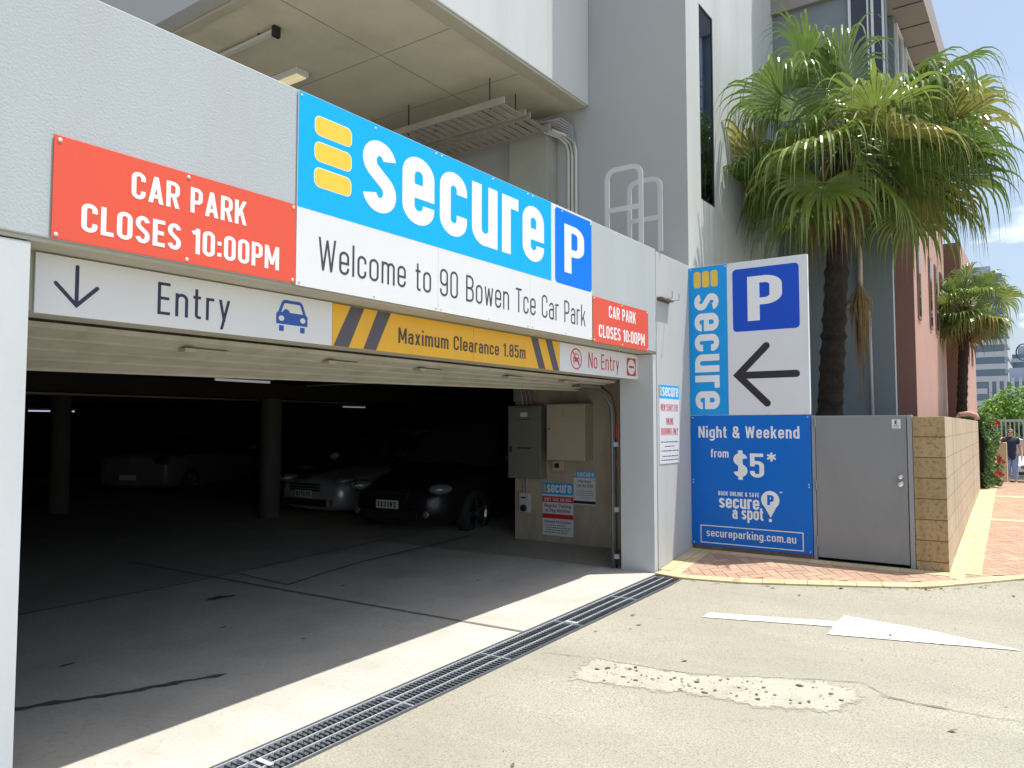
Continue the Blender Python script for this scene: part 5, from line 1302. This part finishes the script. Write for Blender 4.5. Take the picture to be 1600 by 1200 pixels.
# ---------------------------------------------------------------- the walking person
def skin(name, m, parent, verts, edges, root=0, sub=2):
    me = bpy.data.meshes.new(name); me.from_pydata([v[:3] for v in verts], edges, []); me.materials.append(M[m])
    o = bpy.data.objects.new(name, me); C.objects.link(o); o.parent = parent
    o.modifiers.new('skin', 'SKIN').use_smooth_shade = True
    lay = me.skin_vertices[0].data if me.skin_vertices else None
    if lay is None:
        me.skin_vertices_create() if hasattr(me, 'skin_vertices_create') else None
        lay = me.skin_vertices[0].data
    for i, v in enumerate(verts):
        r_ = v[3]; lay[i].radius = r_ if isinstance(r_, tuple) else (r_, r_); lay[i].use_root = (i == root)
    s = o.modifiers.new('sub', 'SUBSURF'); s.levels = sub; s.render_levels = sub
    return o
PL = (28.0, -2.40, zg(28.0) + .03)
pr = thing('person', 'person in a dark navy top and pale jeans with sunglasses walking towards the camera', 'person', PL, R(183))
# local frame: +x ahead, +y the person's left, z up; height 1.66
V = [(0, 0, .92, (.15, .12)), (0, 0, 1.08, (.155, .12)), (0, 0, 1.27, (.165, .12)), (.0, 0, 1.39, (.11, .09)), (.01, 0, 1.455, (.055, .055)), (.02, 0, 1.53, (.075, .085)), (.03, 0, 1.60, (.075, .085)), (.02, 0, 1.655, (.04, .045)),
     (0, .10, .86, .10), (.06, .10, .50, .065), (.10, .10, .10, .040), (.13, .10, .045, .035), (.22, .105, .03, .028),
     (0, -.10, .86, .10), (.05, -.09, .50, .065), (-.16, -.09, .13, .040), (-.15, -.09, .06, .035), (-.05, -.095, .03, .028),
     (0, .19, 1.37, .065), (-.03, .245, 1.12, .050), (.06, .27, .90, .036), (.09, .27, .84, .030), (.11, .265, .76, .022),
     (0, -.19, 1.37, .065), (-.03, -.25, 1.12, .050), (.05, -.28, .90, .036), (.08, -.28, .84, .030), (.10, -.275, .76, .022),
     (.105, 0, 1.565, .016)]
E_ = [(0, 1), (1, 2), (2, 3), (3, 4), (4, 5), (5, 6), (6, 7), (0, 8), (8, 9), (9, 10), (10, 11), (11, 12), (0, 13), (13, 14), (14, 15), (15, 16), (16, 17), (3, 18), (18, 19), (19, 20), (20, 21), (21, 22), (3, 23), (23, 24), (24, 25), (25, 26), (26, 27), (5, 28)]
for s, hx in ((1, .11), (-1, .10)):          # five fingers on each hand
    w = 22 if s > 0 else 27; y0 = .265 if s > 0 else -.275
    for j, (dx, L) in enumerate(((-.024, .055), (-.008, .066), (.009, .062), (.024, .048))):
        V.append((hx + dx, y0, .735, .0085)); V.append((hx + dx + .010, y0 - s * .012, .735 - L, .0075)); E_ += [(w, len(V) - 2), (len(V) - 2, len(V) - 1)]
    wr = 21 if s > 0 else 26; V.append((hx + .035, y0 - s * .012, .80, .010)); V.append((hx + .05, y0 - s * .02, .755, .008)); E_ += [(wr, len(V) - 2), (len(V) - 2, len(V) - 1)]
skin('body', 'skin', pr, V, E_)
skin('top', 'navy_cloth', pr, [(0, 0, .70, (.205, .165)), (0, 0, .90, (.205, .165)), (0, 0, 1.05, (.20, .16)), (.01, 0, 1.24, (.205, .16)), (0, 0, 1.39, (.15, .12)), (0, .15, 1.385, .10), (-.02, .22, 1.21, .09), (0, -.15, 1.385, .10), (-.02, -.22, 1.21, .09)], [(0, 1), (1, 2), (2, 3), (3, 4), (4, 5), (5, 6), (4, 7), (7, 8)])
skin('jeans', 'denim', pr, [(0, 0, .93, (.17, .13)), (0, .09, .84, .125), (.05, .095, .50, .090), (.095, .10, .16, .070), (0, -.09, .84, .125), (.04, -.09, .50, .090), (-.13, -.09, .20, .070)], [(0, 1), (1, 2), (2, 3), (0, 4), (4, 5), (5, 6)])
b = MB(); b.ball((.0, 0, 1.605), (.098, .090, .085), 14, 8); b.build('hair', 'hairbrown', pr, smooth=True, local=True)
b = MB(); b.ball((.098, .036, 1.585), (.014, .032, .022), 10, 6); b.ball((.098, -.036, 1.585), (.014, .032, .022), 10, 6); b.box(.098, .105, -.012, .012, 1.587, 1.594); b.box(.0, .10, .083, .088, 1.587, 1.593); b.box(.0, .10, -.088, -.083, 1.587, 1.593); b.build('sunglasses', 'lens', pr, smooth=True, local=True)
b = MB(); b.ball((.094, 0, 1.525), (.008, .026, .008), 10, 5); b.build('mouth', 'flowerstalk', pr, smooth=True, local=True)
for s, c in ((1, (.16, .10, .022)), (-1, (-.10, -.09, .022))):
    b = MB(); b.ball(c, (.13, .05, .022), 12, 6); b.build('sandal', 'sandal', pr, smooth=True, local=True)
hb = thing('handbag', "brown handbag hanging from the walking person's arm", 'bag', (28.0, -2.02, .45))
b = MB(); b.ball((0, 0, 0), (.07, .10, .14), 12, 8); b.build('bag', 'leather', hb, smooth=True, local=True)
b = MB(); b.tube([(0, -.08, .10), (0, -.03, .32), (0, .03, .32), (0, .08, .10)], .008, 6); b.build('strap', 'leather', hb, smooth=True, local=True)

# ---------------------------------------------------------------- street and city beyond
t = thing('balustrade', 'pale grey railing across the street end behind the walking person', 'fence', (40, -2.5, zg(40)))
b = MB()
for k in range(40): y = -6 + k * .16; b.box(40, 40.03, y, y + .05, zg(40) - .1, 1.72)
b.build('pickets', 'fence_grey', t)
b = MB(); b.box(39.98, 40.06, -6.1, .5, 1.722, 1.82); b.build('top_rail', 'fence_grey', t)
b = MB(); b.box(39.97, 40.07, -6.1, .5, zg(40) - .3, .25); b.build('plinth', 'conc_far', t)
t = thing('street_lamp', 'dark street lamp with a ring bracket cut by the right edge of the photo', 'lamp', (34, -2.95, zg(34)))
b = MB(); b.tube([(34, -2.95, zg(34)), (34, -2.95, 5.2)], [.06, .045], 10); b.build('pole', 'trim_black', t, smooth=True)
b = MB(); b.tube([(34, -2.68 + .22 * math.cos(a), 4.28 + .30 * math.sin(a)) for a in [2 * PI * k / 24 for k in range(25)]], .022, 6, caps=False); b.build('ring', 'trim_black', t, smooth=True)
b = MB(); b.ball((34, -2.95, 5.35), (.16, .16, .2), 14, 8); b.build('globe', 'rail_white', t, smooth=True)
def tower(lab, x, y0, y1, z1, depth, mglass, mband, floor, band, fins=0, finw=.4):
    t = thing('city_tower', lab, 'building', (x, (y0 + y1) / 2, -10))
    b = MB(); b.box(x, x + depth, y0, y1, -12, z1); b.build('glass_core', mglass, t)
    b = MB()
    if floor:
        z = -10
        while z < z1: b.box(x - .8, x + depth + .1, y0 - .8, y1 + .8, z, z + band); z += floor
        b.build('floor_bands', mband, t)
    if fins:
        b = MB(); y = y0
        while y < y1 - .1: b.box(x - .9, x - .05, y, y + finw, -10, z1 + .8); y += fins
        b.build('fins', mband, t)
    b = MB(); b.box(x + depth * .2, x + depth * .8, y0 + (y1 - y0) * .25, y1 - (y1 - y0) * .25, z1 + .01, z1 + 3); b.build('plant_room', mband, t)
tower('tall city tower with white floor bands, behind the small palm', 250, 6.2, 17.5, 44, 20, 'glass_far', 'conc_far', 3.4, 1.5)
tower('wide pale office block with close vertical fins, lowest at the right', 180, -8, 6.6, 10.2, 20, 'glass_far', 'conc_far', 0, 0, 1.25, .5)
tower('distant blue glass tower, highest, just right of the pink wall', 320, 14.6, 24, 56, 25, 'glass_far', 'conc_cool', 4, .5)
tower('far bluish tower low on the skyline, right of the banded tower', 300, .2, 6.0, 25, 20, 'glass_far', 'conc_cool', 3.6, 1.2)
tower('far grey tower at the right edge of the skyline', 340, -9, -1.0, 32, 20, 'glass_far', 'conc_cool', 3.6, 1.6)
